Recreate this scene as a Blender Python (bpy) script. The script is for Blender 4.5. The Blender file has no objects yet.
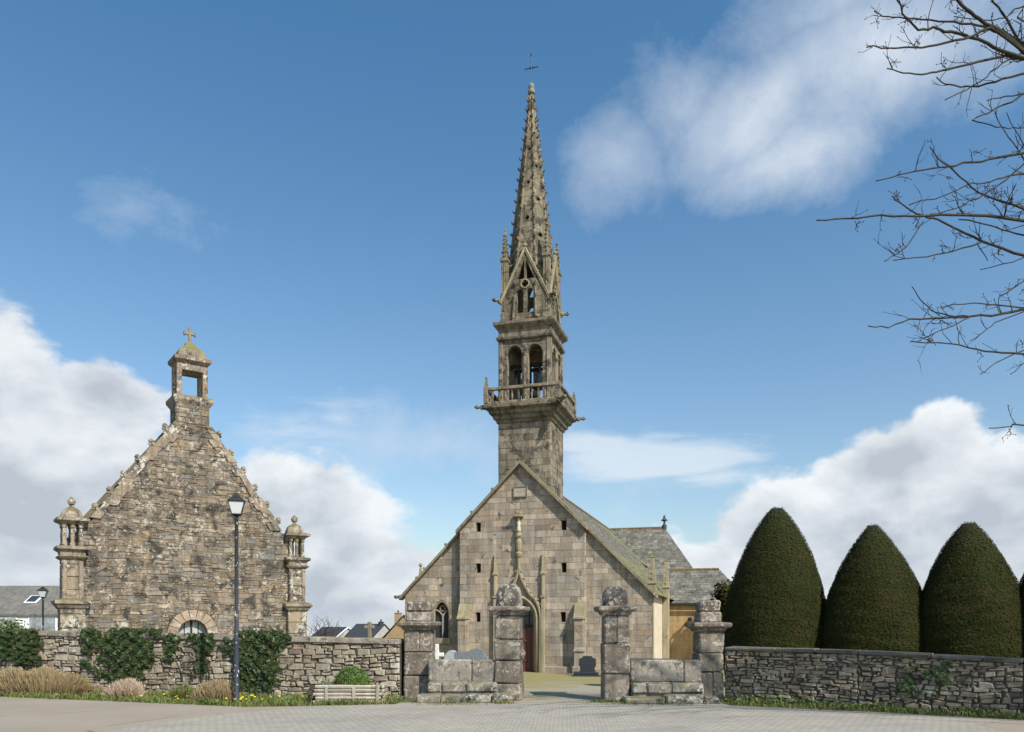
import bpy, bmesh, math, random
import numpy as np
from mathutils import Vector, Matrix
random.seed(7); RNG = np.random.default_rng(7)
S = bpy.context.scene; COL = S.collection
F = 782.0; HOR = 622.0; EYE = 1.8
R = math.radians

# ---------------------------------------------------------------- camera
cd = bpy.data.cameras.new('camera'); cam = bpy.data.objects.new('camera', cd); COL.objects.link(cam)
cam.location = (0, 0, EYE); cam.rotation_euler = (R(90), 0, 0)
cd.sensor_width = 36; cd.lens = F/1024*36; cd.shift_y = (HOR-366)/1024.0
cd.clip_start = .1; cd.clip_end = 3000
S.camera = cam
S.view_settings.view_transform = 'Standard'; S.view_settings.look = 'None'
S.view_settings.exposure = 0.34; S.view_settings.gamma = 1

# ---------------------------------------------------------------- sun and sky
SUN_AZ, SUN_EL = 40.0, 44.0        # azimuth from -Y towards +X
sdir = Vector((math.sin(R(SUN_AZ))*math.cos(R(SUN_EL)), -math.cos(R(SUN_AZ))*math.cos(R(SUN_EL)), math.sin(R(SUN_EL))))
sl = bpy.data.lights.new('sun', 'SUN'); sl.energy = 4.9; sl.angle = R(.55); sl.color = (1, .925, .82)
so = bpy.data.objects.new('sun', sl); COL.objects.link(so)
so.rotation_euler = sdir.to_track_quat('Z', 'Y').to_euler(); so.location = (30, -30, 40)

W = bpy.data.worlds.new('World'); S.world = W; W.use_nodes = True
nt = W.node_tree; nt.nodes.clear()
def N(t, k, **kw):
    n = t.nodes.new(k)
    for a, b in kw.items(): setattr(n, a, b)
    return n
def mth(t, op, a, b=None, c=None, clamp=False):
    n = N(t, 'ShaderNodeMath', operation=op); n.use_clamp = clamp
    for i, v in enumerate((a, b, c)):
        if v is None: continue
        if isinstance(v, (int, float)): n.inputs[i].default_value = v
        else: t.links.new(v, n.inputs[i])
    return n.outputs[0]
def vmth(t, op, a, b):
    n = N(t, 'ShaderNodeVectorMath', operation=op)
    for i, v in enumerate((a, b)):
        if isinstance(v, (tuple, list)): n.inputs[i].default_value = v
        else: t.links.new(v, n.inputs[i])
    return n.outputs[0]
def noise(t, vec, scale, detail=5, rough=.55, dist=0, lac=2.0):
    n = N(t, 'ShaderNodeTexNoise'); t.links.new(vec, n.inputs['Vector'])
    n.inputs['Scale'].default_value = scale; n.inputs['Detail'].default_value = detail
    n.inputs['Roughness'].default_value = rough; n.inputs['Distortion'].default_value = dist
    return n.outputs[0]
def rng(t, v, a, b, c=0.0, d=1.0, smooth=True):
    n = N(t, 'ShaderNodeMapRange', interpolation_type='SMOOTHSTEP' if smooth else 'LINEAR')
    t.links.new(v, n.inputs[0])
    for i, x in enumerate((a, b, c, d)): n.inputs[i+1].default_value = x
    return n.outputs[0]
def mix(t, f, a, b, mode='MIX'):
    n = N(t, 'ShaderNodeMix', data_type='RGBA', blend_type=mode)
    for i, v in ((0, f), (6, a), (7, b)):
        if isinstance(v, (int, float)): n.inputs[i].default_value = v
        elif isinstance(v, (tuple, list)): n.inputs[i].default_value = tuple(v)+(1,)*(4-len(v))
        else: t.links.new(v, n.inputs[i])
    return n.outputs[2]

sky = N(nt, 'ShaderNodeTexSky', sky_type='NISHITA'); sky.sun_disc = False
sky.sun_elevation = R(SUN_EL); sky.sun_rotation = R(180-SUN_AZ)
sky.air_density = 1.0; sky.dust_density = 1.6; sky.ozone_density = 2.0
tc = N(nt, 'ShaderNodeTexCoord'); D = tc.outputs['Generated']
sep = N(nt, 'ShaderNodeSeparateXYZ'); nt.links.new(D, sep.inputs[0])
cmb = N(nt, 'ShaderNodeCombineXYZ'); nt.links.new(sep.outputs[0], cmb.inputs[0]); nt.links.new(sep.outputs[1], cmb.inputs[1])
nt.links.new(mth(nt, 'MAXIMUM', sep.outputs[2], .03), cmb.inputs[2]); nt.links.new(vmth(nt, 'NORMALIZE', cmb.outputs[0], None) if False else cmb.outputs[0], sky.inputs['Vector'])
az = mth(nt, 'ARCTAN2', sep.outputs[0], sep.outputs[1])
el = mth(nt, 'ARCSINE', sep.outputs[2])
def ae(px, py):
    a = math.atan((px-512)/F); return a, math.atan((HOR-py)/F*math.cos(a))
def blobs(lst, daz, dele):
    out = None
    for (px, py, rx, ry, w) in lst:
        a, e = ae(px, py)
        ra = rx/F*math.cos(a)**2; re = ry/F*math.cos(a)*math.cos(e)**2
        x = mth(nt, 'MULTIPLY', mth(nt, 'SUBTRACT', daz, a), 1/ra)
        y = mth(nt, 'MULTIPLY', mth(nt, 'SUBTRACT', dele, e), 1/re)
        r2 = mth(nt, 'ADD', mth(nt, 'MULTIPLY', x, x), mth(nt, 'MULTIPLY', y, y))
        v = mth(nt, 'MULTIPLY', mth(nt, 'SUBTRACT', 1.0, mth(nt, 'SQRT', r2)), w)
        out = v if out is None else mth(nt, 'MAXIMUM', out, v)
    return out
wrp = N(nt, 'ShaderNodeTexNoise'); nt.links.new(D, wrp.inputs['Vector']); wrp.inputs['Scale'].default_value = 5; wrp.inputs['Detail'].default_value = 6
ws = N(nt, 'ShaderNodeSeparateColor'); nt.links.new(wrp.outputs['Color'], ws.inputs[0])
daz = mth(nt, 'ADD', az, mth(nt, 'MULTIPLY', mth(nt, 'SUBTRACT', ws.outputs[0], .5), .16))
dele = mth(nt, 'ADD', el, mth(nt, 'MULTIPLY', mth(nt, 'SUBTRACT', ws.outputs[1], .5), .13))
Dst = vmth(nt, 'MULTIPLY', D, (1, 1, 1.6))
n1 = noise(nt, Dst, 7, 9, .55, .2)
Dup = vmth(nt, 'ADD', D, (.035, -.02, .05)); Dup = vmth(nt, 'MULTIPLY', Dup, (1, 1, 1.6))
n1u = noise(nt, Dup, 7, 7, .55, .2)
nf = noise(nt, Dst, 26, 7, .6, .3)
nn = mth(nt, 'ADD', mth(nt, 'SUBTRACT', n1, .5), mth(nt, 'MULTIPLY', mth(nt, 'SUBTRACT', nf, .5), .38))
hard = blobs([(-30, 440, 150, 175, 1.0), (75, 400, 95, 62, .9), (60, 520, 230, 120, 1.1), (250, 560, 190, 110, 1.1), (300, 500, 95, 60, .8), (370, 590, 110, 60, .9),
              (980, 560, 340, 120, 1.2), (890, 475, 120, 46, .8), (1020, 478, 120, 48, .85), (770, 520, 80, 62, .8), (1300, 460, 240, 160, 1.2), (-400, 430, 280, 200, 1.1), (690, 560, 90, 40, .55)], daz, dele)
backn = mth(nt, 'MULTIPLY', mth(nt, 'SUBTRACT', noise(nt, vmth(nt, 'MULTIPLY', D, (1, 1, 2.5)), 2.1, 6, .6), .53), 3.0)
backm = rng(nt, sep.outputs[1], -.05, -.4)
hard = mth(nt, 'MAXIMUM', hard, mth(nt, 'SUBTRACT', backn, mth(nt, 'MULTIPLY', mth(nt, 'SUBTRACT', 1.0, mth(nt, 'MULTIPLY', backm, rng(nt, sep.outputs[2], .02, .2))), 3.0)))
hard = mth(nt, 'MAXIMUM', hard, -2.0)
hmask = rng(nt, mth(nt, 'ADD', hard, mth(nt, 'MULTIPLY', nn, 1.15)), .02, .27)
soft = blobs([(865, 70, 155, 105, 1.35), (770, 105, 100, 85, 1.1), (930, 45, 110, 80, .8), (800, 155, 95, 50, .9), (870, -10, 180, 70, .9), (690, 90, 50, 60, .5), (150, 200, 62, 32, .36), (640, 160, 40, 50, .4), (450, 455, 190, 34, .42)], daz, dele)
n2 = noise(nt, vmth(nt, 'MULTIPLY', D, (1, 1, 1.2)), 5.5, 11, .68, .25)
smask = mth(nt, 'MULTIPLY', rng(nt, mth(nt, 'ADD', soft, mth(nt, 'MULTIPLY', mth(nt, 'SUBTRACT', n2, .5), 2.0)), -.15, 1.15, 0, 1, False), .9)
streak = blobs([(655, 456, 150, 30, 1.0), (600, 445, 60, 20, .9), (720, 472, 90, 14, .8), (300, 418, 110, 22, .35)], mth(nt, 'ADD', az, mth(nt, 'MULTIPLY', mth(nt, 'SUBTRACT', ws.outputs[0], .5), .05)), mth(nt, 'ADD', el, mth(nt, 'MULTIPLY', mth(nt, 'SUBTRACT', ws.outputs[1], .5), .035)))
n3 = noise(nt, vmth(nt, 'MULTIPLY', D, (1, 1, 5)), 8, 8, .6, .3)
tmask = mth(nt, 'MULTIPLY', rng(nt, mth(nt, 'ADD', streak, mth(nt, 'MULTIPLY', mth(nt, 'SUBTRACT', n3, .5), 1.5)), .0, .7), .72)
relief = mth(nt, 'ADD', mth(nt, 'MULTIPLY', mth(nt, 'SUBTRACT', n1, n1u), 2.6), .5, clamp=True)
core = rng(nt, mth(nt, 'ADD', hard, mth(nt, 'MULTIPLY', nn, .6)), .15, .75)
lit = mth(nt, 'SUBTRACT', mth(nt, 'ADD', relief, .34), mth(nt, 'MULTIPLY', core, .6), clamp=True)
ccol = mix(nt, lit, (4.0, 4.5, 5.1), (7.1, 7.4, 7.7))
skc = mix(nt, 1.0, sky.outputs[0], mix(nt, rng(nt, sep.outputs[2], .02, .6, 0, 1, False), (1.42, 1.36, 1.26), (.68, 1.17, 1.32)), 'MULTIPLY')
c = mix(nt, smask, skc, (5.6, 6.2, 7.0))
c = mix(nt, tmask, c, (6.2, 6.8, 7.4))
c = mix(nt, hmask, c, ccol)
bg = N(nt, 'ShaderNodeBackground'); bg.inputs[1].default_value = .1; nt.links.new(c, bg.inputs[0])
wo = N(nt, 'ShaderNodeOutputWorld'); nt.links.new(bg.outputs[0], wo.inputs[0])

# ---------------------------------------------------------------- helpers
def P(px, py, d): return Vector(((px-512)*d/F, d, EYE+(HOR-py)*d/F))
def gz(y):                                                  # ground level
    if y > 150: return -7-(y-150)*.05
    if y > 84: return -3-4*(y-84)/66
    if y > 62: return -.37-2.63*(y-62)/22
    return 0.0 if y < 20.2 else (-.37 if y > 33 else -.37*(y-20.2)/12.8)
def mat(name, build):
    m = bpy.data.materials.new(name); m.use_nodes = True; t = m.node_tree
    b = t.nodes['Principled BSDF']; b.inputs['Specular IOR Level'].default_value = .3
    build(t, b); return m
def setc(t, b, col):
    if isinstance(col, tuple): b.inputs['Base Color'].default_value = tuple(col)+(1,)*(4-len(col))
    else: t.links.new(col, b.inputs['Base Color'])
def ramp(t, fac, cols, const=False):
    r = N(t, 'ShaderNodeValToRGB'); t.links.new(fac, r.inputs[0]); e = r.color_ramp.elements
    r.color_ramp.interpolation = 'CONSTANT' if const else 'LINEAR'
    n = len(cols)
    for i, c_ in enumerate(cols):
        p = i/n if const else i/(n-1)
        if i == 0: el_ = e[0]; el_.position = 0
        elif i == 1: el_ = e[1]; el_.position = p
        else: el_ = e.new(p)
        el_.color = tuple(c_)+(1,)
    return r.outputs[0]
def bump(t, b, h, strength=.5, dist=.02):
    n = N(t, 'ShaderNodeBump'); n.inputs['Strength'].default_value = strength; n.inputs['Distance'].default_value = dist
    t.links.new(h, n.inputs['Height']); t.links.new(n.outputs[0], b.inputs['Normal'])
def stone(name, cols, lichen=.3, lich=(.50, .47, .41), dark=.35, darkc=(.07, .062, .055), moss=.2, mossc=(.17, .15, .045), grain=.25, up=.8, orange=0.0, ls=1.0, streak=.3):
    def f(t, b):
        o = N(t, 'ShaderNodeTexCoord').outputs['Object']; g = N(t, 'ShaderNodeNewGeometry')
        c = ramp(t, g.outputs['Random Per Island'], cols)
        c = mix(t, 1.0, c, ramp(t, noise(t, o, 1.1, 4, .6), [(.62,)*3, (.92,)*3, (1.25, 1.2, 1.12)]), 'MULTIPLY')
        if streak:
            sv = noise(t, vmth(t, 'MULTIPLY', o, (2.6, 2.6, .32)), 1.5, 6, .65, .2)
            c = mix(t, 1.0, c, ramp(t, rng(t, sv, .36, .64, 0, 1, False), [(1-streak,)*3, (1-streak*.4,)*3, (1.12, 1.1, 1.06)]), 'MULTIPLY')
        gr = noise(t, o, 38, 3, .7)
        k = 1-grain*1.4
        c = mix(t, 1.0, c, ramp(t, gr, [(k,)*3, (1,)*3, (2-k,)*3]), 'MULTIPLY')
        if orange: c = mix(t, mth(t, 'MULTIPLY', rng(t, noise(t, o, .9, 5, .6, .4), .5, .66), orange), c, (.34, .2, .095))
        nd = mth(t, 'ADD', noise(t, o, 2.2, 7, .68, .6), mth(t, 'MULTIPLY', gr, .12))
        c = mix(t, rng(t, nd, .72-dark*.35, .82-dark*.3), c, darkc)
        nl = mth(t, 'ADD', mth(t, 'MULTIPLY', noise(t, o, 8.5*ls, 8, .72, .5), .65), mth(t, 'MULTIPLY', noise(t, o, 1.7*ls, 3), .35))
        nlm = mth(t, 'MAXIMUM', rng(t, nl, .68-lichen*.30, .73-lichen*.30), rng(t, noise(t, vmth(t, 'ADD', o, (3, 7, 1)), 21*ls, 3, .5), .74-lichen*.16, .79-lichen*.16))
        c = mix(t, mth(t, 'MULTIPLY', nlm, .8), c, lich)
        pit = rng(t, noise(t, vmth(t, 'ADD', o, (8, 2, 5)), 24*ls, 4, .6), .66-dark*.12, .74-dark*.1)
        c = mix(t, mth(t, 'MULTIPLY', pit, .6), c, darkc)
        nz = N(t, 'ShaderNodeSeparateXYZ'); t.links.new(g.outputs['Normal'], nz.inputs[0])
        upm = mth(t, 'MULTIPLY', rng(t, nz.outputs[2], .15, .75), up)
        mm = rng(t, mth(t, 'ADD', noise(t, vmth(t, 'ADD', o, (9, 4, 2)), 2.6, 6, .65), upm), .72-moss*.25, .95-moss*.25)
        c = mix(t, mth(t, 'MULTIPLY', mm, .85), c, mix(t, noise(t, o, 7, 3), mossc, (mossc[0]*.45, mossc[1]*.5, mossc[2]*.5)))
        setc(t, b, c); b.inputs['Roughness'].default_value = .92
        h = mth(t, 'ADD', mth(t, 'MULTIPLY', noise(t, o, 9, 5, .6), .7), mth(t, 'MULTIPLY', gr, .35))
        bump(t, b, h, .55, .03)
    return mat(name, f)
def plain(name, c1, c2=None, scale=6, rough=.7, metal=0, bmp=.15):
    def f(t, b):
        o = N(t, 'ShaderNodeTexCoord').outputs['Object']
        n = noise(t, o, scale, 6, .65)
        setc(t, b, mix(t, rng(t, n, .35, .65), c1, c2 or tuple(x*.75 for x in c1)))
        b.inputs['Roughness'].default_value = rough; b.inputs['Metallic'].default_value = metal
        bump(t, b, noise(t, o, scale*4, 4), bmp, .02)
    return mat(name, f)
def leafmat(name, cols, rough=.55, brown=0, spec=.25):
    def f(t, b):
        g = N(t, 'ShaderNodeNewGeometry'); o = N(t, 'ShaderNodeTexCoord').outputs['Object']
        c = ramp(t, g.outputs['Random Per Island'], cols)
        c = mix(t, 1.0, c, ramp(t, noise(t, o, 1.4, 4, .6), [(.6,)*3, (1,)*3, (1.45, 1.3, 1.1)]), 'MULTIPLY')
        if brown: c = mix(t, mth(t, 'MULTIPLY', rng(t, noise(t, vmth(t, 'MULTIPLY', o, (1, 1, .8)), 1.1, 6, .7), .5, .68), brown), c, (.05, .038, .015))
        setc(t, b, c); b.inputs['Roughness'].default_value = rough; b.inputs['Specular IOR Level'].default_value = spec
    return mat(name, f)

class MB:
    def __init__(s): s.v = []; s.f = []; s.m = []
    def add(s, vs, fs, mi=0):
        o = len(s.v); s.v += [tuple(v) for v in vs]; s.f += [tuple(i+o for i in f) for f in fs]; s.m += [mi]*len(fs)
    def poly(s, vs, mi=0): s.add(vs, [tuple(range(len(vs)))], mi)
    def box(s, x0, x1, y0, y1, z0, z1, e=.012, mi=0, T=None, jit=0):
        e = min(e, .3*(x1-x0), .3*(y1-y0), .3*(z1-z0)); vs = []; idx = {}
        for sx in (0, 1):
            for sy in (0, 1):
                for sz in (0, 1):
                    j = [random.uniform(-jit, jit) for _ in range(3)] if jit else (0, 0, 0)
                    p = ((x0, x1)[sx]+j[0], (y0, y1)[sy]+j[1], (z0, z1)[sz]+j[2]); d = (e*(1-2*sx), e*(1-2*sy), e*(1-2*sz))
                    for a in range(3):
                        q = [p[i]+(0 if i == a else d[i]) for i in range(3)]
                        idx[(sx, sy, sz, a)] = len(vs); vs.append(Vector(q))
        fs = []
        for a in range(3):
            b, c = [i for i in range(3) if i != a]
            for s_ in (0, 1):
                q = []
                for (p, r) in ((0, 0), (1, 0), (1, 1), (0, 1)):
                    k = [0]*3; k[a] = s_; k[b] = p; k[c] = r; q.append(idx[tuple(k)+(a,)])
                fs.append(tuple(q))
        for a in range(3):
            b, c = [i for i in range(3) if i != a]
            for p in (0, 1):
                for r in (0, 1):
                    k0 = [0]*3; k1 = [0]*3; k0[b] = k1[b] = p; k0[c] = k1[c] = r; k1[a] = 1
                    fs.append((idx[tuple(k0)+(b,)], idx[tuple(k1)+(b,)], idx[tuple(k1)+(c,)], idx[tuple(k0)+(c,)]))
        for sx in (0, 1):
            for sy in (0, 1):
                for sz in (0, 1): fs.append(tuple(idx[(sx, sy, sz, a)] for a in range(3)))
        if T is not None: vs = [T @ v for v in vs]
        s.add(vs, fs, mi)
    def lathe(s, cx, cy, prof, n=16, mi=0, T=None, ph=0, cap=True):
        vs = []; fs = []
        for r, z in prof:
            for k in range(n):
                a = ph+2*math.pi*k/n; vs.append(Vector((cx+r*math.cos(a), cy+r*math.sin(a), z)))
        for i in range(len(prof)-1):
            for k in range(n): fs.append((i*n+k, i*n+(k+1) % n, (i+1)*n+(k+1) % n, (i+1)*n+k))
        if cap: fs.append(tuple(range(n-1, -1, -1))); fs.append(tuple((len(prof)-1)*n+k for k in range(n)))
        if T is not None: vs = [T @ v for v in vs]
        s.add(vs, fs, mi)
    def sq(s, cx, cy, prof, mi=0, T=None, hy=None):       # square mouldings: prof of (half width, z)
        vs = []; fs = []
        for r, z in prof:
            ry = r if hy is None else r+hy
            for (a, b) in ((-1, -1), (1, -1), (1, 1), (-1, 1)): vs.append(Vector((cx+a*r, cy+b*ry, z)))
        for i in range(len(prof)-1):
            for k in range(4): fs.append((i*4+k, i*4+(k+1) % 4, (i+1)*4+(k+1) % 4, (i+1)*4+k))
        fs.append((3, 2, 1, 0)); m_ = (len(prof)-1)*4; fs.append((m_, m_+1, m_+2, m_+3))
        if T is not None: vs = [T @ v for v in vs]
        s.add(vs, fs, mi)
    def tube(s, pts, rads, n=6, mi=0, cap=True):
        pts = [Vector(p) for p in pts]; vs = []; fs = []; ref = Vector((.13, .27, .95)).normalized()
        for i, p in enumerate(pts):
            d = (pts[min(i+1, len(pts)-1)]-pts[max(i-1, 0)]).normalized()
            a = d.cross(ref)
            if a.length < .05: a = d.cross(Vector((1, 0, 0)))
            a.normalize(); b = d.cross(a); r = rads[i] if isinstance(rads, (list, tuple)) else rads
            for k in range(n):
                t_ = 2*math.pi*k/n; vs.append(p+a*(r*math.cos(t_))+b*(r*math.sin(t_)))
        for i in range(len(pts)-1):
            for k in range(n): fs.append((i*n+k, i*n+(k+1) % n, (i+1)*n+(k+1) % n, (i+1)*n+k))
        if cap: fs.append(tuple(range(n-1, -1, -1))); fs.append(tuple((len(pts)-1)*n+k for k in range(n)))
        s.add(vs, fs, mi)
    def blob(s, c, r, mi=0, n=2, jit=.12, sc=(1, 1, 1)):
        bm = bmesh.new(); bmesh.ops.create_icosphere(bm, subdivisions=n, radius=r)
        vs = [Vector((v.co.x*sc[0], v.co.y*sc[1], v.co.z*sc[2]))*(1+random.uniform(-jit, jit))+Vector(c) for v in bm.verts]
        fs = [tuple(v.index for v in f.verts) for f in bm.faces]; bm.free(); s.add(vs, fs, mi)
    def prism(s, pts, y0, y1, mi=0, T=None):      # polygon in xz extruded along y
        n = len(pts); vs = [Vector((x, y0, z)) for x, z in pts]+[Vector((x, y1, z)) for x, z in pts]
        fs = [tuple(range(n-1, -1, -1)), tuple(range(n, 2*n))]+[(k, (k+1) % n, n+(k+1) % n, n+k) for k in range(n)]
        if T is not None: vs = [T @ v for v in vs]
        s.add(vs, fs, mi)
    def build(s, name, mats, parent=None, smooth=False, recalc=True):
        me = bpy.data.meshes.new(name); me.from_pydata(s.v, [], s.f)
        for m_ in (mats if isinstance(mats, (list, tuple)) else [mats]): me.materials.append(m_)
        me.polygons.foreach_set('material_index', s.m)
        if recalc:
            bm = bmesh.new(); bm.from_mesh(me); bmesh.ops.recalc_face_normals(bm, faces=bm.faces); bm.to_mesh(me); bm.free()
        if smooth: me.polygons.foreach_set('use_smooth', [True]*len(me.polygons))
        o = bpy.data.objects.new(name, me); COL.objects.link(o); o.parent = parent
        return o
def tag(o, label=None, cat=None, group=None, kind=None):
    for k, v in (('label', label), ('category', cat), ('group', group), ('kind', kind)):
        if v: o[k] = v
    return o
def thing(name, loc, rz=0, label=None, cat=None, group=None):
    o = bpy.data.objects.new(name, None); COL.objects.link(o); o.location = loc; o.rotation_euler = (0, 0, rz); o.empty_display_size = .3
    return tag(o, label, cat, group)
def quads(name, C, U, V, m, parent=None):         # many small cards, numpy
    n = len(C); v = np.stack([C-U-V, C+U-V, C+U+V, C-U+V], 1).reshape(-1, 3)
    me = bpy.data.meshes.new(name); me.vertices.add(4*n); me.vertices.foreach_set('co', v.ravel())
    me.loops.add(4*n); me.loops.foreach_set('vertex_index', np.arange(4*n, dtype=np.int32))
    me.polygons.add(n); me.polygons.foreach_set('loop_start', np.arange(0, 4*n, 4, dtype=np.int32))
    me.update(calc_edges=True); me.validate(); me.materials.append(m)
    o = bpy.data.objects.new(name, me); COL.objects.link(o); o.parent = parent; return o
def rvec(n):
    a = RNG.normal(size=(n, 3)); return a/np.linalg.norm(a, axis=1)[:, None]
def leaves(name, C, Nn, size, m, parent=None, aspect=.6, spread=.7):
    n = len(C); Nn = Nn+rvec(n)*spread; Nn /= np.linalg.norm(Nn, axis=1)[:, None]
    U = np.cross(Nn, rvec(n)); U /= np.linalg.norm(U, axis=1)[:, None]; V = np.cross(Nn, U)
    s = size*RNG.uniform(.6, 1.3, n)[:, None]
    return quads(name, C, U*s, V*s*aspect, m, parent)

# clipping of convex polygons (2D, counter-clockwise)
def clip(poly, a, b, keep_in=True):
    out = []; ex, ey = b[0]-a[0], b[1]-a[1]; sg = 1 if keep_in else -1
    def sd(p): return sg*(ex*(p[1]-a[1])-ey*(p[0]-a[0]))
    for i in range(len(poly)):
        p, q = poly[i], poly[(i+1) % len(poly)]; dp, dq = sd(p), sd(q)
        if dp >= 0: out.append(p)
        if (dp > 0 > dq) or (dp < 0 < dq):
            k = dp/(dp-dq); out.append((p[0]+(q[0]-p[0])*k, p[1]+(q[1]-p[1])*k))
    return out
def area(p): return abs(sum(p[i][0]*p[(i+1) % len(p)][1]-p[(i+1) % len(p)][0]*p[i][1] for i in range(len(p))))/2 if len(p) > 2 else 0
def inter(poly, conv):
    for i in range(len(conv)):
        poly = clip(poly, conv[i], conv[(i+1) % len(conv)])
        if len(poly) < 3: return []
    return poly
def subtract(poly, hole):
    if area(inter(poly, hole)) < 1e-7: return [poly]
    out = []; rem = poly
    for i in range(len(hole)):
        a, b = hole[i], hole[(i+1) % len(hole)]
        o = clip(rem, a, b, False)
        if area(o) > 1e-6: out.append(o)
        rem = clip(rem, a, b, True)
        if len(rem) < 3: break
    return out
def arch(cx, z0, w, top, n=8, pointed=0.0):        # arched opening, counter-clockwise
    h = w/2; zs = top-h*(1+pointed); pts = [(cx-h, z0), (cx+h, z0)]
    for k in range(n+1):
        a = math.pi*k/n; x = math.cos(a); y = math.sin(a)*(1+pointed)-pointed*.35*math.sin(2*a)**2
        pts.append((cx+h*x, zs+h*y))
    return pts
def circ(cx, cz, r, n=8): return [(cx+r*math.cos(2*math.pi*k/n+.39), cz+r*math.sin(2*math.pi*k/n+.39)) for k in range(n)]
def rect(x0, x1, z0, z1): return [(x0, z0), (x1, z0), (x1, z1), (x0, z1)]
XA, YA, ZA = Vector((1, 0, 0)), Vector((0, 1, 0)), Vector((0, 0, 1))
def masonry(mb, org, A, B, Nn, polys, holes=(), h=(.24, .32), l=(.35, .7), gap=.012, depth=.02, jit=.006, dj=.006, bev=.012, mi=0, bi=1, split=0, wob=0, thick=0, back=True, b0=None):
    """stones laid in courses over convex polygons (a,b) of the plane org + a A + b B, proud along Nn"""
    org = Vector(org)
    def pt(a, b, d=0.0): return org+A*a+B*b+Nn*d
    if not isinstance(polys[0][0], (list, tuple)): polys = [polys]
    amin = min(p[0] for q in polys for p in q); amax = max(p[0] for q in polys for p in q)
    bmin = min(p[1] for q in polys for p in q); bmax = max(p[1] for q in polys for p in q)
    def emit(q):
        if area(q) < 3e-4: return
        cx = sum(p[0] for p in q)/len(q); cy = sum(p[1] for p in q)/len(q); d = depth+random.uniform(-dj, dj)
        n = len(q); vo = []; vi = []
        for p in q:
            dx, dy = cx-p[0], cy-p[1]; L = math.hypot(dx, dy) or 1
            g = min(.4, (gap*.5)/L*1.3); k = min(.6, g+bev/L*1.3)
            vo.append(pt(p[0]+dx*g, p[1]+dy*g, -.004)); vi.append(pt(p[0]+dx*k, p[1]+dy*k, d+random.uniform(-dj, dj)*.4))
        mb.add(vo+vi, [tuple(range(n, 2*n))]+[(k, (k+1) % n, n+(k+1) % n, n+k) for k in range(n)], mi)
    b = bmin if b0 is None else b0; row = 0; seedw = random.uniform(0, 50)
    def wb(a, b_): return wob*(math.sin(a*1.3+seedw+b_*.7)+.6*math.sin(a*3.1+b_*1.7+seedw*2))
    while b < bmax:
        hh = random.uniform(*h); a = amin-random.uniform(0, l[1]); row += 1
        while a < amax:
            ll = random.uniform(*l); cells = [(b, b+hh)]
            if split and random.random() < split and hh > .08:
                m_ = b+hh*random.uniform(.35, .65); cells = [(b, m_), (m_, b+hh)]
            for c0, c1 in cells:
                segs = [(a, a+ll)]
                if len(cells) == 2 and random.random() < .4: mm = a+ll*random.uniform(.35, .65); segs = [(a, mm), (mm, a+ll)]
                for s0, s1 in segs:
                    j = lambda: random.uniform(-jit, jit)
                    q = [(s0+j(), c0+wb(s0, c0)+j()), (s1+j(), c0+wb(s1, c0)+j()), (s1+j(), c1+wb(s1, c1)+j()), (s0+j(), c1+wb(s0, c1)+j())]
                    for pol in polys:
                        r_ = inter(q, pol)
                        if area(r_) < 3e-4: continue
                        ps = [r_]
                        for ho in holes: ps = [x for p_ in ps for x in subtract(p_, ho)]
                        for p_ in ps: emit(p_)
            a += ll
        b += hh
    if back:
        for pol in polys:
            ps = [pol]
            for ho in holes: ps = [x for p_ in ps for x in subtract(p_, ho)]
            for p_ in ps:
                mb.poly([pt(x, y) for x, y in p_], bi)
                if thick: mb.poly([pt(x, y, -thick) for x, y in reversed(p_)], bi)
    if thick:
        for ho in holes:
            n = len(ho)
            for k in range(n):
                p, q = ho[k], ho[(k+1) % n]
                mb.poly([pt(p[0], p[1], depth), pt(q[0], q[1], depth), pt(q[0], q[1], -thick), pt(p[0], p[1], -thick)], mi)

# ---------------------------------------------------------------- materials
warm = [(.38, .32, .25), (.30, .262, .22), (.46, .392, .31), (.22, .192, .165), (.41, .348, .282), (.33, .262, .19), (.31, .282, .25), (.5, .43, .35), (.355, .295, .235), (.26, .222, .18)]
M_ash = stone('granite_ashlar', warm, .24, dark=.24, streak=.3, moss=.05, grain=.35, up=.15, orange=.2, mossc=(.22, .2, .05))
M_tow = stone('tower_granite', [(.24, .205, .15), (.31, .26, .195), (.17, .15, .115), (.36, .3, .23), (.26, .225, .17)], .25, dark=.5, darkc=(.06, .052, .04), moss=.16, streak=.5, grain=.35, up=.35, mossc=(.2, .175, .05))
M_spi = stone('spire_granite', [(.22, .19, .13), (.18, .155, .105), (.28, .24, .17), (.24, .21, .15)], .3, dark=.55, darkc=(.05, .045, .033), moss=.3, streak=.5, grain=.35, up=.35, mossc=(.24, .19, .05))
M_cop = stone('coping_granite', [(.22, .19, .14), (.28, .24, .18)], .3, dark=.3, moss=.3, grain=.3, up=.5, mossc=(.2, .18, .05))
M_mossy = stone('mossy_moulding', [(.37, .32, .215), (.33, .285, .19)], .2, dark=.2, moss=.45, grain=.3, up=.3, mossc=(.25, .22, .06))
M_mort = stone('mortar', [(.29, .25, .205), (.29, .25, .205)], .05, dark=.2, moss=.1, grain=.3)
M_rub = stone('ossuary_rubble', [(.18, .142, .105), (.25, .195, .14), (.13, .11, .085), (.3, .245, .18), (.21, .175, .135), (.15, .138, .125), (.36, .3, .23), (.19, .152, .11), (.25, .192, .137), (.26, .24, .215), (.16, .155, .15)], .46, lich=(.47, .425, .36), dark=.5, darkc=(.05, .045, .038), moss=.1, grain=.45, up=.1, orange=.22)
M_rubd = stone('rubble_mortar', [(.17, .14, .1), (.17, .14, .1)], .1, dark=.45, moss=.1, grain=.4)
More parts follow.
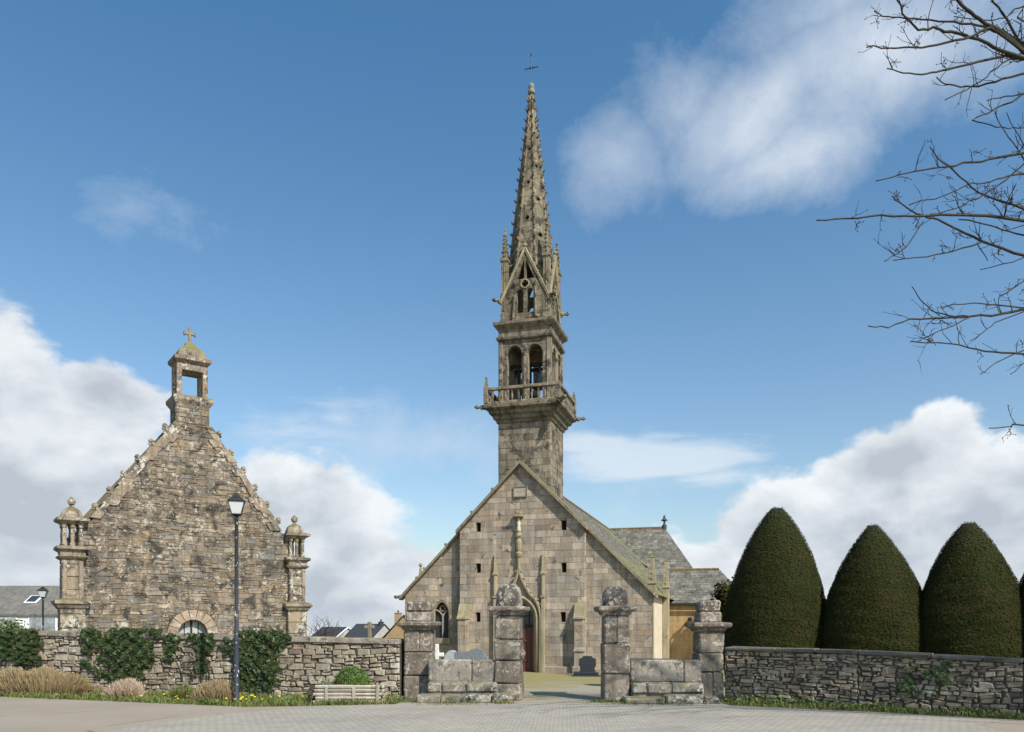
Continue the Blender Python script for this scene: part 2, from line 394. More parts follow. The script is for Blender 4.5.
M_tur = stone('turret_granite', [(.29, .235, .18), (.25, .2, .15), (.36, .3, .23), (.28, .222, .165)], .48, ls=1.3, streak=.45, lich=(.54, .5, .44), dark=.5, moss=.1, grain=.4, up=.4, orange=.25, mossc=(.16, .14, .05))
M_wall = stone('dry_wall_stone', [(.30, .26, .195), (.23, .195, .15), (.4, .345, .26), (.16, .14, .11), (.47, .415, .33), (.27, .22, .155), (.35, .31, .25), (.29, .23, .155)], .42, lich=(.54, .5, .42), dark=.25, moss=.2, grain=.4, up=.1, orange=.25)
M_wallb = plain('wall_core_earth', (.085, .072, .055), (.045, .038, .03), 8, .95)
M_wcop = stone('wall_coping', [(.24, .21, .18), (.28, .245, .205), (.2, .175, .15)], .4, dark=.35, moss=.0, up=.3, grain=.35)
M_wcopd = stone('dark_wall_coping', [(.14, .125, .112), (.17, .155, .138)], .25, dark=.5, moss=.0, up=.25, grain=.35)
M_pil = stone('pillar_granite', [(.23, .195, .155), (.27, .23, .188), (.18, .152, .126), (.24, .198, .155)], .5, lich=(.43, .395, .345), dark=.55, darkc=(.095, .08, .066), streak=.45, ls=1.5, moss=.05, grain=.45, up=.15, orange=.3)
M_piltop = stone('pale_pillar_top', [(.3, .265, .22), (.34, .3, .25)], .5, lich=(.52, .49, .44), dark=.6, moss=.1, grain=.4, up=.2)
M_slab = stone('low_wall_granite', [(.27, .245, .21), (.3, .27, .23), (.24, .21, .18)], .5, lich=(.46, .435, .385), dark=.55, ls=1.4, moss=.1, grain=.45, up=.3)
M_arch = stone('red_arch_stone', [(.35, .26, .185), (.29, .225, .165), (.38, .295, .22)], .42, dark=.3, moss=.05, grain=.3)
M_ochre = stone('ochre_render', [(.42, .29, .14), (.45, .32, .17), (.4, .28, .15)], .05, dark=.05, moss=.03, grain=.2)
M_ochre_m = plain('ochre_joint', (.32, .22, .11), None, 8, .9)
M_southw = plain('pale_south_wall', (.62, .52, .41), (.5, .41, .31), 2.5, .85)  # south wall tone, mottled and paler than the ashlar
M_slate = stone('old_slate', [(.14, .135, .12), (.19, .18, .155), (.1, .1, .09), (.25, .235, .2), (.16, .15, .12), (.12, .115, .1)], .4, lich=(.32, .3, .24), dark=.25, moss=.2, grain=.3, up=.05, mossc=(.2, .19, .05))
M_slatey = stone('mossy_slate', [(.16, .155, .12), (.2, .19, .13), (.13, .13, .105)], .2, lich=(.34, .33, .2), dark=.2, moss=.75, grain=.3, up=.1, mossc=(.33, .3, .04))
M_slatem = plain('slate_bed', (.06, .06, .055), None, 8, .9)
M_ridge = stone('red_ridge_tile', [(.27, .14, .08), (.3, .18, .11), (.2, .12, .08)], .25, dark=.25, moss=.2)
M_dkslate = plain('dark_slate', (.055, .057, .063), (.04, .042, .047), 5, .6)
M_door = plain('oxblood_door_paint', (.12, .045, .035), (.085, .033, .027), 5, .55)
M_glass = mat('leaded_glass', lambda t, b: (setc(t, b, (.035, .042, .05)), b.inputs['Roughness'].__setattr__('default_value', .18), b.inputs['Specular IOR Level'].__setattr__('default_value', .6)))
M_void = plain('dark_timber_and_slit_shade', (.03, .027, .023), (.018, .016, .014), 6, .9)
M_bell = plain('bronze_patina', (.12, .15, .12), (.08, .1, .085), 8, .5, .6)
M_iron = plain('dark_iron', (.03, .032, .036), (.045, .047, .05), 12, .5, .5)
M_lead = plain('pale_lead', (.2, .195, .18), None, 8, .8, 0)
def lamp_paint(t, b):
    o = N(t, 'ShaderNodeTexCoord').outputs['Object']
    sp = rng(t, noise(t, vmth(t, 'MULTIPLY', o, (1, 1, .5)), 16, 3, .6), .62, .66)
    setc(t, b, mix(t, sp, (.035, .042, .055), (.55, .55, .54))); b.inputs['Roughness'].default_value = .45
M_lamp = mat('flaking_lamp_paint', lamp_paint)
M_lampg = mat('opal_lamp_glass', lambda t, b: (setc(t, b, (.6, .62, .63)), b.inputs['Roughness'].__setattr__('default_value', .25), b.inputs['Transmission Weight'].__setattr__('default_value', .1)))
M_white = plain('white_render', (.78, .78, .77), (.7, .7, .69), 1.5, .8, 0, .05)
M_grey = plain('pale_grey_render', (.42, .4, .38), (.36, .35, .33), 1.5, .8, 0, .05)
M_oc2 = plain('tan_render', (.36, .25, .13), (.32, .22, .12), 1.5, .85, 0, .05)
M_log = stone('weathered_timber', [(.4, .355, .29), (.46, .41, .34), (.3, .265, .21)], .1, dark=.2, moss=.05, grain=.35, up=.05)
M_logend = plain('charred_log_end', (.035, .028, .022), (.07, .05, .035), 9, .95)
M_gran_b = mat('polished_dark_granite', lambda t, b: (setc(t, b, (.035, .04, .05)), b.inputs['Roughness'].__setattr__('default_value', .22)))
M_gran_g = plain('grey_headstone_granite', (.2, .22, .25), (.14, .155, .18), 20, .4)
M_gran_p = plain('pale_headstone_granite', (.4, .42, .44), (.33, .34, .36), 14, .6)
M_marb = plain('white_marble', (.7, .69, .66), (.55, .54, .5), 8, .6)
M_bark = plain('ash_bark', (.05, .042, .028), (.026, .023, .018), 9, .9, 0, .5)
M_yewcore = plain('yew_inner', (.016, .022, .006), (.011, .015, .005), 5, .9)
M_yew = leafmat('yew_needles', [(.021, .030, .007), (.031, .039, .010), (.017, .024, .006), (.038, .041, .012), (.046, .038, .015), (.024, .033, .008)], .85, .65, .08)
M_ivy = leafmat('ivy_leaves', [(.016, .034, .012), (.027, .052, .017), (.011, .024, .009), (.055, .07, .02), (.024, .04, .01), (.08, .075, .03)], .45)
M_ivyl = leafmat('young_ivy_leaves', [(.08, .12, .04), (.05, .09, .03), (.12, .14, .06), (.07, .1, .04)], .5)
M_dry = leafmat('dry_stems', [(.27, .2, .105), (.35, .27, .15), (.2, .14, .075), (.4, .32, .2), (.24, .19, .09)], .8)
M_dryp = leafmat('pale_dry_stems', [(.42, .33, .24), (.48, .37, .28), (.33, .25, .17)], .8)
M_grass = leafmat('grass_blades', [(.05, .1, .014), (.08, .14, .02), (.12, .16, .035), (.04, .08, .014), (.18, .17, .06), (.24, .19, .09), (.09, .12, .03)], .6)
M_weed = leafmat('weed_leaves', [(.06, .1, .02), (.1, .15, .035), (.15, .19, .06), (.04, .07, .015), (.2, .17, .08)], .6)
M_green = leafmat('fresh_shrub_leaves', [(.06, .11, .02), (.09, .15, .03), (.11, .17, .04), (.035, .065, .012)], .55)
M_greyp = leafmat('grey_green_leaves', [(.14, .19, .13), (.2, .24, .17), (.1, .14, .1)], .7)
M_far = leafmat('far_foliage', [(.05, .06, .02), (.07, .08, .03), (.035, .045, .018)], .7)
M_flower = plain('dandelion_petals', (.8, .6, .02), None, 8, .6)

def g_mat(t, b):
    o = N(t, 'ShaderNodeTexCoord').outputs['Object']
    c = ramp(t, noise(t, o, 3, 8, .7), [(.03, .045, .012), (.06, .085, .02), (.11, .1, .045), (.14, .12, .07)])
    setc(t, b, c); b.inputs['Roughness'].default_value = .95; bump(t, b, noise(t, o, 20, 5, .7), .8, .04)
M_ground = mat('rough_turf', g_mat)
def asph(t, b):
    o = N(t, 'ShaderNodeTexCoord').outputs['Object']
    c = ramp(t, noise(t, o, .45, 6, .6), [(.2, .168, .132), (.275, .232, .188), (.33, .282, .23)])
    c = mix(t, 1.0, c, ramp(t, noise(t, o, 45, 3, .8), [(.7,)*3, (1,)*3, (1.25,)*3]), 'MULTIPLY')
    w = N(t, 'ShaderNodeTexVoronoi', feature='DISTANCE_TO_EDGE'); w.inputs['Scale'].default_value = .33
    t.links.new(vmth(t, 'ADD', vmth(t, 'MULTIPLY', o, (1, 1, 1)), vmth(t, 'MULTIPLY', N(t, 'ShaderNodeTexNoise').outputs['Color'], (0, 0, 0))), w.inputs['Vector'])
    cr = mth(t, 'MULTIPLY', rng(t, w.outputs['Distance'], .012, .0), rng(t, noise(t, o, .8, 2), .5, .56))
    c = mix(t, mth(t, 'MULTIPLY', cr, .75), c, (.07, .06, .05))
    setc(t, b, c); b.inputs['Roughness'].default_value = .9
    bump(t, b, noise(t, o, 60, 3, .8), .5, .01)
M_asph = mat('pale_tarmac', asph)
def setts(t, b):
    o = N(t, 'ShaderNodeTexCoord').outputs['Object']
    mp = N(t, 'ShaderNodeMapping'); mp.inputs['Rotation'].default_value = (0, 0, R(4)); t.links.new(o, mp.inputs[0])
    wv = mp.outputs[0]
    br = N(t, 'ShaderNodeTexBrick'); t.links.new(wv, br.inputs['Vector']); br.inputs['Scale'].default_value = 1
    br.inputs['Brick Width'].default_value = .15; br.inputs['Row Height'].default_value = .16; br.inputs['Mortar Size'].default_value = .01
    br.inputs['Color1'].default_value = (.29, .262, .225, 1); br.inputs['Color2'].default_value = (.335, .302, .258, 1); br.inputs['Mortar'].default_value = (.21, .192, .165, 1)
    br.inputs['Bias'].default_value = 0; br.inputs['Mortar Smooth'].default_value = .3
    c = mix(t, 1.0, br.outputs[0], ramp(t, noise(t, o, .5, 6, .6), [(.66, .66, .66), (1, 1, 1), (1.22, 1.18, 1.12)]), 'MULTIPLY')
    c = mix(t, mth(t, 'MULTIPLY', rng(t, noise(t, vmth(t, 'MULTIPLY', o, (.25, 1.5, 1)), 1.3, 6, .6), .5, .7), .35), c, (.2, .18, .16))
    c = mix(t, 1.0, c, ramp(t, noise(t, o, 30, 3, .8), [(.75,)*3, (1,)*3, (1.2,)*3]), 'MULTIPLY')
    c = mix(t, mth(t, 'MULTIPLY', rng(t, noise(t, vmth(t, 'ADD', o, (5, 5, 5)), 1.3, 6, .7), .58, .75), .4), c, (.12, .13, .06))
    setc(t, b, c); b.inputs['Roughness'].default_value = .85
    bump(t, b, mth(t, 'MULTIPLY', br.outputs['Fac'], -1), .5, .006)
M_setts = mat('granite_setts', setts)
def gravel(t, b):
    o = N(t, 'ShaderNodeTexCoord').outputs['Object']; sp = N(t, 'ShaderNodeSeparateXYZ'); t.links.new(o, sp.inputs[0])
    g = ramp(t, noise(t, o, 28, 4, .8), [(.15, .13, .1), (.29, .255, .2), (.42, .37, .29)])
    ms = ramp(t, noise(t, o, 9, 6, .7), [(.13, .125, .035), (.23, .2, .07), (.3, .25, .11)])
    k = mth(t, 'ADD', noise(t, o, .7, 6, .65), mth(t, 'MULTIPLY', rng(t, sp.outputs[1], 21, 28, 0, 1, False), .3))
    setc(t, b, mix(t, mth(t, 'MULTIPLY', rng(t, k, .47, .68), .85), g, ms)); b.inputs['Roughness'].default_value = .95
    bump(t, b, noise(t, o, 30, 4, .8), .8, .02)
M_gravel = mat('gravel_and_moss', gravel)

# ---------------------------------------------------------------- ground, street, paths
def sheet(name, m, polys, dz):
    mb = MB()
    for p in polys: mb.poly([Vector((x, y, gz(y)+dz)) for x, y in p])
    o = mb.build(name, m, recalc=False); return tag(o, kind='structure')
big = 1500
sheet('ground', M_ground, [[(-big, -60), (big, -60), (big, 20.2), (-big, 20.2)], [(-big, 20.2), (big, 20.2), (big, 33), (-big, 33)], [(-big, 33), (big, 33), (big, 62), (-big, 62)], [(-big, 62), (big, 62), (big, 84), (-big, 84)], [(-big, 84), (big, 84), (big, 150), (-big, 150)], [(-big, 150), (big, 150), (big, 2*big), (-big, 2*big)]], 0)
edgeL = [(-40, 20.1), (-25, 19.8), (-12.3, 18.8), (-8.6, 17.6), (-5.6, 16.55), (-3.6, 16.9), (-2.55, 17.15)]
edgeR = [(4.7, 16.8), (7.0, 15.75), (9.6, 14.2), (14, 11.2), (30, 0)]
mid = [(-2.5, 17.45), (4.6, 17.45)]
road = edgeL+mid+edgeR
rr_ = edgeL+mid+edgeR
sheet('street', M_asph, [[(a[0], -30), (b_[0], -30), b_, a] for a, b_ in zip(rr_, rr_[1:])], .004)
sheet('paved_forecourt', M_setts, [[(-7.2, 11), (7.9, 11), (8.1, 13.6), (9.0, 14.25), (7.0, 15.6), (4.7, 16.65), (4.6, 17.4), (-2.5, 17.4), (-2.55, 17.0), (-3.6, 16.8), (-4.2, 16.7), (-5.6, 15.2), (-6.4, 13.6)]], .008)
sheet('churchyard_path', M_gravel, [[(-.1, 17.45), (2.45, 17.45), (14, 20.2), (-8, 20.2)], [(-8, 20.2), (14, 20.2), (16, 33), (-14, 33)], [(-14, 33), (16, 33), (26, 56), (-22, 56)]], .006)

def blades(name, pts, hmin, hmax, w, m, parent=None, lean=.5):
    pts = np.array(pts); n = len(pts); h = RNG.uniform(hmin, hmax, n)[:, None]
    d = RNG.normal(size=(n, 3))*lean; d[:, 2] = 1; d /= np.linalg.norm(d, axis=1)[:, None]
    a = RNG.uniform(0, 6.283, n); U = np.stack([np.cos(a), np.sin(a), np.zeros(n)], 1)*w
    return quads(name, pts+d*h*.5, U, d*h*.5, m, parent)
def lerp_edge(pts, x):
    for (x0, y0), (x1, y1) in zip(pts, pts[1:]):
        if x0 <= x <= x1: return y0+(y1-y0)*(x-x0)/(x1-x0)
    return pts[0][1] if x < pts[0][0] else pts[-1][1]
LW = [(-40, 24.4), (-13.1, 20.0), (-2.62, 18.3)]          # front face line of the left wall
RW = [(4.89, 17.95), (7.26, 16.4), (9.62, 14.7), (30, .0)]
pts = []
while len(pts) < 15000:
    x = random.uniform(-15, -2.5); y0 = lerp_edge(edgeL+mid, x); y1 = lerp_edge(LW, x)
    y = y0+random.random()*(y1-y0)
    if random.random() < .4+.6*math.sin(x*3.1)*math.sin(y*4+x): pts.append((x, y, 0))
verge_pts = [p for p in pts if math.sin(p[0]*2.3+1)*math.sin(p[0]*5.1+p[1]*3) > .35][:2600]
for _ in range(1400):
    x = random.uniform(-12, -2.5); pts.append((x, lerp_edge(edgeL+mid, x)+random.gauss(0, .05), 0))
tag(blades('grass_verge', pts, .03, .16, .006, M_grass), 'short green grass with moss along the foot of the ivy-clad left wall', 'grass', kind='stuff')
pts = []
while len(pts) < 6500:
    x = random.uniform(4.75, 13); y0 = lerp_edge(edgeR, x)-.05; y1 = lerp_edge(RW, x)
    q = random.random()**1.3; y = y1-(y1-y0)*q
    if random.random() < .6+.4*math.sin(x*5): pts.append((x, y, 0))
tag(blades('grass_strip', pts, .02, .13, .006, M_grass), 'ragged strip of grass at the foot of the right-hand stone wall', 'grass', kind='stuff')
pts = []
for cx_, cy_, r_, n_ in [(2.1, 17.5, .35, 500), (2.6, 17.1, .5, 250), (-.2, 17.2, .3, 160), (-1.4, 17.1, .8, 250), (.5, 29, 5, 0), (3.6, 17.05, .7, 250)]:
    for _ in range(n_):
        y = cy_+random.gauss(0, r_*.2); pts.append((cx_+random.gauss(0, r_*.5), y, gz(y)))
tag(blades('step_weeds', pts, .02, .09, .006, M_grass), 'weeds growing along the foot of the gate steps', 'weeds', kind='stuff')
pts = []
for _ in range(34):
    x = random.gauss(-6.6, 1.1); 
    if x > -4.4: continue
    y0 = lerp_edge(edgeL+mid, x); pts.append((x, y0+random.uniform(.1, 1.0), .1+random.random()*.06))
fl = MB()
for p in pts: fl.blob(p, .022+random.random()*.014, n=1, sc=(1, 1, .5))
tag(fl.build('dandelions', M_flower), 'yellow dandelion flowers scattered in the grass left of the lamp post', 'flowers', kind='stuff')

vp = np.array(verge_pts); vp[:, 2] = RNG.uniform(.02, .11, len(vp))
tag(leaves('broad_weeds', vp, np.tile(np.array([0, -.3, 1.0]), (len(vp), 1)), .03, M_weed, None, .6, .8), 'broad-leaved weeds in clumps among the grass left of the gate', 'weeds', kind='stuff')
vp = []
for _ in range(900):
    x = random.choice((5.3, 5.9, 6.6, 7.5, 8.9, 10.2))+random.gauss(0, .22); vp.append((x, lerp_edge(RW, x)-abs(random.gauss(.08, .1)), random.uniform(.02, .2)*math.exp(-random.random())))
vp = np.array(vp); tag(leaves('wall_foot_weeds', vp, np.tile(np.array([0, -.5, 1.0]), (len(vp), 1)), .028, M_weed, None, .6, .8), 'leafy weeds at the foot of the right-hand stone wall', 'weeds', kind='stuff')

# ---------------------------------------------------------------- boundary walls
def run_wall(parent, p0, p1, h0, h1, w=.5, m=M_wall, hc=(.07, .16), lc=(.14, .42), seed=0, cop=M_wcop, cth=.13, name='stone_face'):
    random.seed(seed)
    p0 = Vector((p0[0], p0[1], 0)); p1 = Vector((p1[0], p1[1], 0)); A = (p1-p0).normalized(); L = (p1-p0).length; Nn = Vector((A.y, -A.x, 0))
    mb = MB(); poly = [(0, -.45), (L, -.45), (L, h1-cth), (0, h0-cth)]
    masonry(mb, p0, A, ZA, Nn, poly, (), hc, lc, gap=.018, depth=.03, jit=.026, dj=.022, bev=.022, split=.4, wob=.022)
    for q in (0, L):
        pa = p0+A*q; hq = h0 if q == 0 else h1
        mb.poly([pa+Nn*.0, pa-Nn*w, pa-Nn*w+ZA*(hq-cth), pa+ZA*(hq-cth)], 1)
    b0, b1 = p0-Nn*w, p1-Nn*w
    mb.poly([b0-ZA*.45, b1-ZA*.45, b1+ZA*(h1-cth), b0+ZA*(h0-cth)], 1)
    mb.build(name, [m, M_wallb], parent, recalc=False)
    cp = MB(); a = 0
    while a < L-.01:
        ll = min(random.uniform(.8, 1.5), L-a)
        if L-a-ll < .4: ll = L-a
        za = h0+(h1-h0)*(a+ll/2)/L; s = (h1-h0)/L
        T = Matrix.Translation(p0+A*(a+ll/2)+ZA*(za-cth/2+random.uniform(-.006, .006))) @ Matrix(((A.x, -Nn.x, 0, 0), (A.y, -Nn.y, 0, 0), (s, 0, 1, 0), (0, 0, 0, 1)))
        cp.box(-ll/2+.006, ll/2-.006, -.07, w+.06, -cth/2, cth/2, .02, 0, T, jit=.008)
        a += ll
    return cp.build('coping', cop, parent)
tL = thing('boundary_wall', (0, 0, 0), 0, 'long rubble stone wall with flat coping and ivy patches in front of the gabled stone chapel', 'stone wall')
run_wall(tL, LW[1], LW[2], 1.60, 1.40, seed=3)
run_wall(tL, (-30, 22.74), LW[1], 1.62, 1.60, seed=4)
tR = thing('boundary_wall', (0, 0, 0), 0, 'dark-coped drystone wall in front of the four clipped yew cones', 'stone wall')
run_wall(tR, RW[0], RW[1], 1.225, 1.20, seed=5, cop=M_wcopd, hc=(.045, .12), lc=(.1, .34), cth=.085)
run_wall(tR, RW[1], RW[2], 1.20, 1.10, seed=6, cop=M_wcopd, hc=(.04, .12), lc=(.09, .32), cth=.085)
run_wall(tR, RW[2], (16, 10.1), 1.10, 1.05, seed=7, cop=M_wcopd, hc=(.06, .13), cth=.085)
random.seed(11)

# ---------------------------------------------------------------- gate pillars and steps
def courses(mb, hx, hy, z0, z1, hs=(.35, .6), e=.03, jit=.016, skew=0):
    z = z0
    while z < z1-.02:
        h = min(random.uniform(*hs), z1-z)
        if z1-z-h < .15: h = z1-z
        j = random.uniform(-.008, .008)
        if random.random() < .45 and hx > .2:
            k = random.uniform(-.3, .3)*hx
            mb.box(-hx+j, k-.003, -hy+j, hy, z+.004, z+h-.004, e, 0, None, jit); mb.box(k+.003, hx+j, -hy-j, hy, z+.004, z+h-.004, e, 0, None, jit)
        else: mb.box(-hx+j, hx+j, -hy+j, hy, z+.004, z+h-.004, e, 0, None, jit)
        z += h
def cap_prof(r, z, up=.0): return [(r, z), (r+.03, z+.02), (r+.05, z+.07), (r+.12, z+.10), (r+.14, z+.13), (r+.145, z+.18), (r+.12, z+.205), (r-.01, z+.22+up)]
def pillar(px, d, rz, hx, hshaft, label, top, topz, base=.0):
    t = thing('gate_pillar', ((px-512)*d/F, d+hx, 0), R(rz), label, 'gate pillar', 'lichened pillars of the churchyard gate')
    mb = MB(); courses(mb, hx, hx, -.02, hshaft, (.4, .75)); mb.build('shaft', M_pil, t)
    mb = MB(); mb.sq(0, 0, cap_prof(hx, hshaft)); mb.build('cornice', M_pil, t)
    mb = MB(); zt = hshaft+.21
    if top == 'dome':
        pr = [(hx*.98, zt), (hx*1.0, zt+.1)]+[(hx*1.0*math.cos(a)**.55, zt+.1+(topz-zt-.1)*math.sin(a)) for a in [k*math.pi/2/7 for k in range(1, 7)]]+[(.05, topz)]
        n = 16; vs = []; fs = []
        for r_, z_ in pr:
            for k in range(n):
                a = 2*math.pi*k/n; c_, s_ = math.cos(a), math.sin(a); q = (abs(c_)**5+abs(s_)**5)**(-.2)
                j = random.uniform(-.012, .012); vs.append((r_*c_*q+j, r_*s_*q+j, z_+j))
        for i in range(len(pr)-1):
            for k in range(n): fs.append((i*n+k, i*n+(k+1) % n, (i+1)*n+(k+1) % n, (i+1)*n+k))
        fs.append(tuple((len(pr)-1)*n+k for k in range(n))); mb.add(vs, fs)
        mb.build('domed_top', M_piltop, t, smooth=True)
    else:
        h2 = hx*.86; zz = zt; mb.box(-h2, h2, -h2, h2, zz, zz+(topz-zz)*.48, .03, 0, None, .012)
        mb.box(-h2*.97, h2*.95, -h2*.95, h2*.95, zz+(topz-zz)*.48, topz, .045, 0, None, .015)
        mb.build('block_top', M_pil, t)
    return t
p1 = pillar(418, 18.3, 0, .335, 1.60, 'leftmost square gate pillar with a blocky top beside the ivy-clad wall', 'block', 2.28)
p2 = pillar(509, 17.85, -9, .295, 1.95, 'gate pillar with a rounded top standing just left of the church door', 'dome', 2.68)
p3 = pillar(616.5, 17.6, 2, .285, 1.95, 'tallest gate pillar with a pale rounded top right of the path', 'dome', 2.62)
p4 = pillar(711, 17.9, 3, .29, 1.58, 'rightmost gate pillar with a blocky top beside the dark yew', 'block', 2.30)
mb = MB(); mb.blob((.31, -.1, 1.08), .09, sc=(1, 1, 1.5)); mb.blob((.31, -.1, 1.0), .06, sc=(1, 1, 1.3)); mb.build('carved_knob', M_pil, p2, True)
def gatewall(x0, x1, y, top, label, seed):
    random.seed(seed)
    t = thing('low_gate_wall', ((x0+x1)/2, y, 0), 0, label, 'low wall', 'low stepped walls between gate pillars')
    w = (x1-x0)/2; mb = MB(); xs = [-w, -w+2*w*random.uniform(.6, .75), w]
    for a, b in zip(xs, xs[1:]): mb.box(a+.003, b-.003, .22, .5, .42, top, .03, 0, None, .01)
    mb.box(-w, w, .2, .55, -.05, .44, .02, 0, None, .01); mb.build('slab', M_slab, t)
    mb = MB(); xs = [-w+.0, -w+2*w*.2, -w+2*w*.55, w]
    for a, b in zip(xs, xs[1:]): mb.box(a+.004, b-.004, -.06, .26, .2, .43+random.uniform(-.02, .01), .035, 0, None, .02)
    mb.box(-w, w, .0, .3, 0, .26, .03); mb.build('upper_step', M_slab, t)
    mb = MB(); a = -w-.2
    while a < w+.15:
        ll = random.uniform(.45, 1.0); mb.box(a, min(a+ll, w+.25), -.42, .1, -.02, .17+random.uniform(-.03, .03), .035, 0, None, .02); a += ll+.01
    mb.build('lower_step', M_slab, t); return t
gatewall(-1.93, -.32, 17.75, .93, 'low lichened slab wall with two steps between the left pair of pillars', 21)
gatewall(2.68, 4.3, 17.5, .93, 'low lichened slab wall with two steps between the right pair of pillars', 22)
random.seed(12)

# ---------------------------------------------------------------- CHURCH
church = thing('church', (.48, 34.1, -.37), math.atan2(-.282, .959), 'granite parish church with a tall openwork spire and grey slate roofs', 'church')
HW, EV, AP = 5.58, 3.4, 9.0
def rk(x): return AP-(AP-EV)*abs(x)/HW
CB = 2.8; PF = -.35
# west front: raised centre and two wings
dh = [(-.47-.08, 0), ]
DX = -.06
door_hole = arch(DX, -.1, 1.42, 3.15, 10, .15)
wins = [rect(x-.11, x+.11, z-.02, z+.39) for x, z in ((-1.93, 6.15), (-1.93, 4.35), (-1.95, 2.2), (1.9, 6.1), (1.9, 4.3), (1.87, 2.2))]
mb = MB()
masonry(mb, (0, PF, 0), XA, ZA, -YA, [(-CB, -.4), (CB, -.4), (CB, rk(CB)), (0, AP), (-CB, rk(CB))], [door_hole]+wins, (.22, .31), (.28, .72), thick=.45, depth=.012, dj=.006, gap=.007, bev=.007, split=.0)
for sx in (-1, 1):
    A = YA*sx; org = (sx*CB, PF, 0) if sx == 1 else (sx*CB, 0, 0)
    masonry(mb, org, A, ZA, XA*sx, [(0, -.4), (-PF, -.4), (-PF, rk(CB)), (0, rk(CB))] if True else None, (), (.24, .31), (.36, .4), depth=.012, gap=.007, bev=.007)
mb.build('west_front', [M_ash, M_mort], church, recalc=False)
lanc = arch(-3.8, 1.45, .78, 3.15, 10, .35)
mb = MB(); masonry(mb, (0, 0, 0), XA, ZA, -YA, [(-HW, -.4), (-CB, -.4), (-CB, rk(CB)), (-HW, EV)], [lanc], (.22, .31), (.28, .7), thick=.35, depth=.012, dj=.006, gap=.007, bev=.007)
masonry(mb, (-HW, 16, 0), -YA, ZA, -XA, [(0, -.4), (16, -.4), (16, EV), (0, EV)], (), (.22, .31), (.3, .7), depth=.012)
mb.build('aisle_wall', [M_ash, M_mort], church, recalc=False)
mb = MB(); masonry(mb, (0, 0, 0), XA, ZA, -YA, [(CB, -.4), (HW, -.4), (HW, EV), (CB, rk(CB))], (), (.22, .31), (.28, .7), depth=.012, dj=.006, gap=.007, bev=.007)
mb.build('aisle_wall', [M_ash, M_mort], church, recalc=False)
mb = MB(); mb.box(HW-.3, HW-.0, .1, 16, -.4, EV-.05, .01); mb.build('south_wall', M_southw, church)
# quoin strip on the corner and thin buttresses of the south wall with finials
for i, (y0, zt, zz) in enumerate(((.0, 4.95, 3.5), (4.2, 5.1, 3.5))):
    b = MB()
    if i == 0: b.box(HW+.005, HW+.05, -.02, .28, -.4, EV, .01)
    else: b.box(HW, HW+.3, y0, y0+.42, -.4, EV+.1, .02)
    b.sq(HW-.02 if i == 0 else HW+.16, y0+.25, [(.15, EV-.1), (.15, EV+.35), (.19, EV+.38), (.17, EV+.45), (.14, EV+.47), (.07, zt-.1), (.1, zt-.05), (.04, zt)])
    for k in range(4):
        z = EV+.6+k*(zt-EV-.7)/4; r_ = .13-.025*k
        for a, c_ in ((-1, 0), (0, -1)):
            b.blob((HW-.02+a*r_ if i == 0 else HW+.16+a*r_, y0+.25+c_*r_, z), .05, n=1)
    o = b.build('corner_pinnacle', M_mossy, church)
b = MB(); b.sq(-HW+.25, 1.2, [(.14, EV), (.14, EV+.6), (.2, EV+.65), (.1, EV+.75), (.03, EV+1.4)]); b.blob((-HW+.25, 1.2, EV+1.45), .1, n=1); b.blob((-HW+.45, 1.2, EV+.95), .1, n=1); b.blob((-HW+.05, 1.2, EV+.85), .09, n=1)
b.build('corner_pinnacle', M_mossy, church)
# buttresses
for sx in (-1, 1):
    b = MB(); x0, x1 = (-CB+.02, -CB+.44) if sx < 0 else (CB-.40, CB+.02)
    T = None
    for z0 in [k*.29 for k in range(0, 9)]:
        b.box(x0+.02, x1-.02, PF-.4, PF-.002, z0-.3+.004, z0-.01+.004, .012)
    b.box(x0-.02, x1+.02, PF-.46, PF-.001, 2.28, 2.4, .02)
    b.build('buttress', M_ash, church); b = MB()
    b.prism([(x0, 2.4), (x1, 2.4), (x1, 2.98), (x0, 2.98)], PF-.002, PF-.4)
    v = b.v[-8:]; n0 = len(b.v)-8
    for k in range(n0, len(b.v)):
        x_, y_, z_ = b.v[k]
        if z_ > 2.6 and y_ < PF-.3: b.v[k] = (x_, PF-.12, z_)
    b.build('buttress_cap', M_mossy, church)
for x0, x1, y0, y1, z1 in ((-2.4, -1.1, PF-.16, PF-.002, .28), (.95, 2.4, PF-.16, PF-.002, .28), (CB+.1, HW+.1, -.12, -.002, .2), (-HW-.05, -CB-.15, -.12, -.002, .2)):
    b = MB(); b.box(x0, x1, y0, y1, -.4, z1, .03); b.build('plinth', M_ash, church)
# copings along the rakes
def rake_coping(xa, xb, y0, y1, name='gable_coping'):
    b = MB(); n = max(2, int(abs(xb-xa)/.55)); 
    for k in range(n):
        a = xa+(xb-xa)*k/n+.004*(1 if xb > xa else -1); c_ = xa+(xb-xa)*(k+1)/n-.004*(1 if xb > xa else -1)
        za, zc = rk(a), rk(c_); h = .13
        pts = [(a, za-.02), (c_, zc-.02), (c_, zc+h), (a, za+h)]
        b.prism(pts, y0, y1)
    return b.build(name, M_cop, church)
rake_coping(-CB-.12, 0, PF-.24, .25); rake_coping(CB+.12, 0, PF-.24, .25)
rake_coping(-HW-.22, -CB-.13, -.2, .25); rake_coping(HW+.22, CB+.13, -.2, .25)
for x in (-1.25, -2.2, -3.55, -4.6): b = MB(); b.blob((x, (PF if abs(x) < CB else 0)-.12, rk(x)+.2), .08, n=1); b.build('coping_knob', M_cop, church)
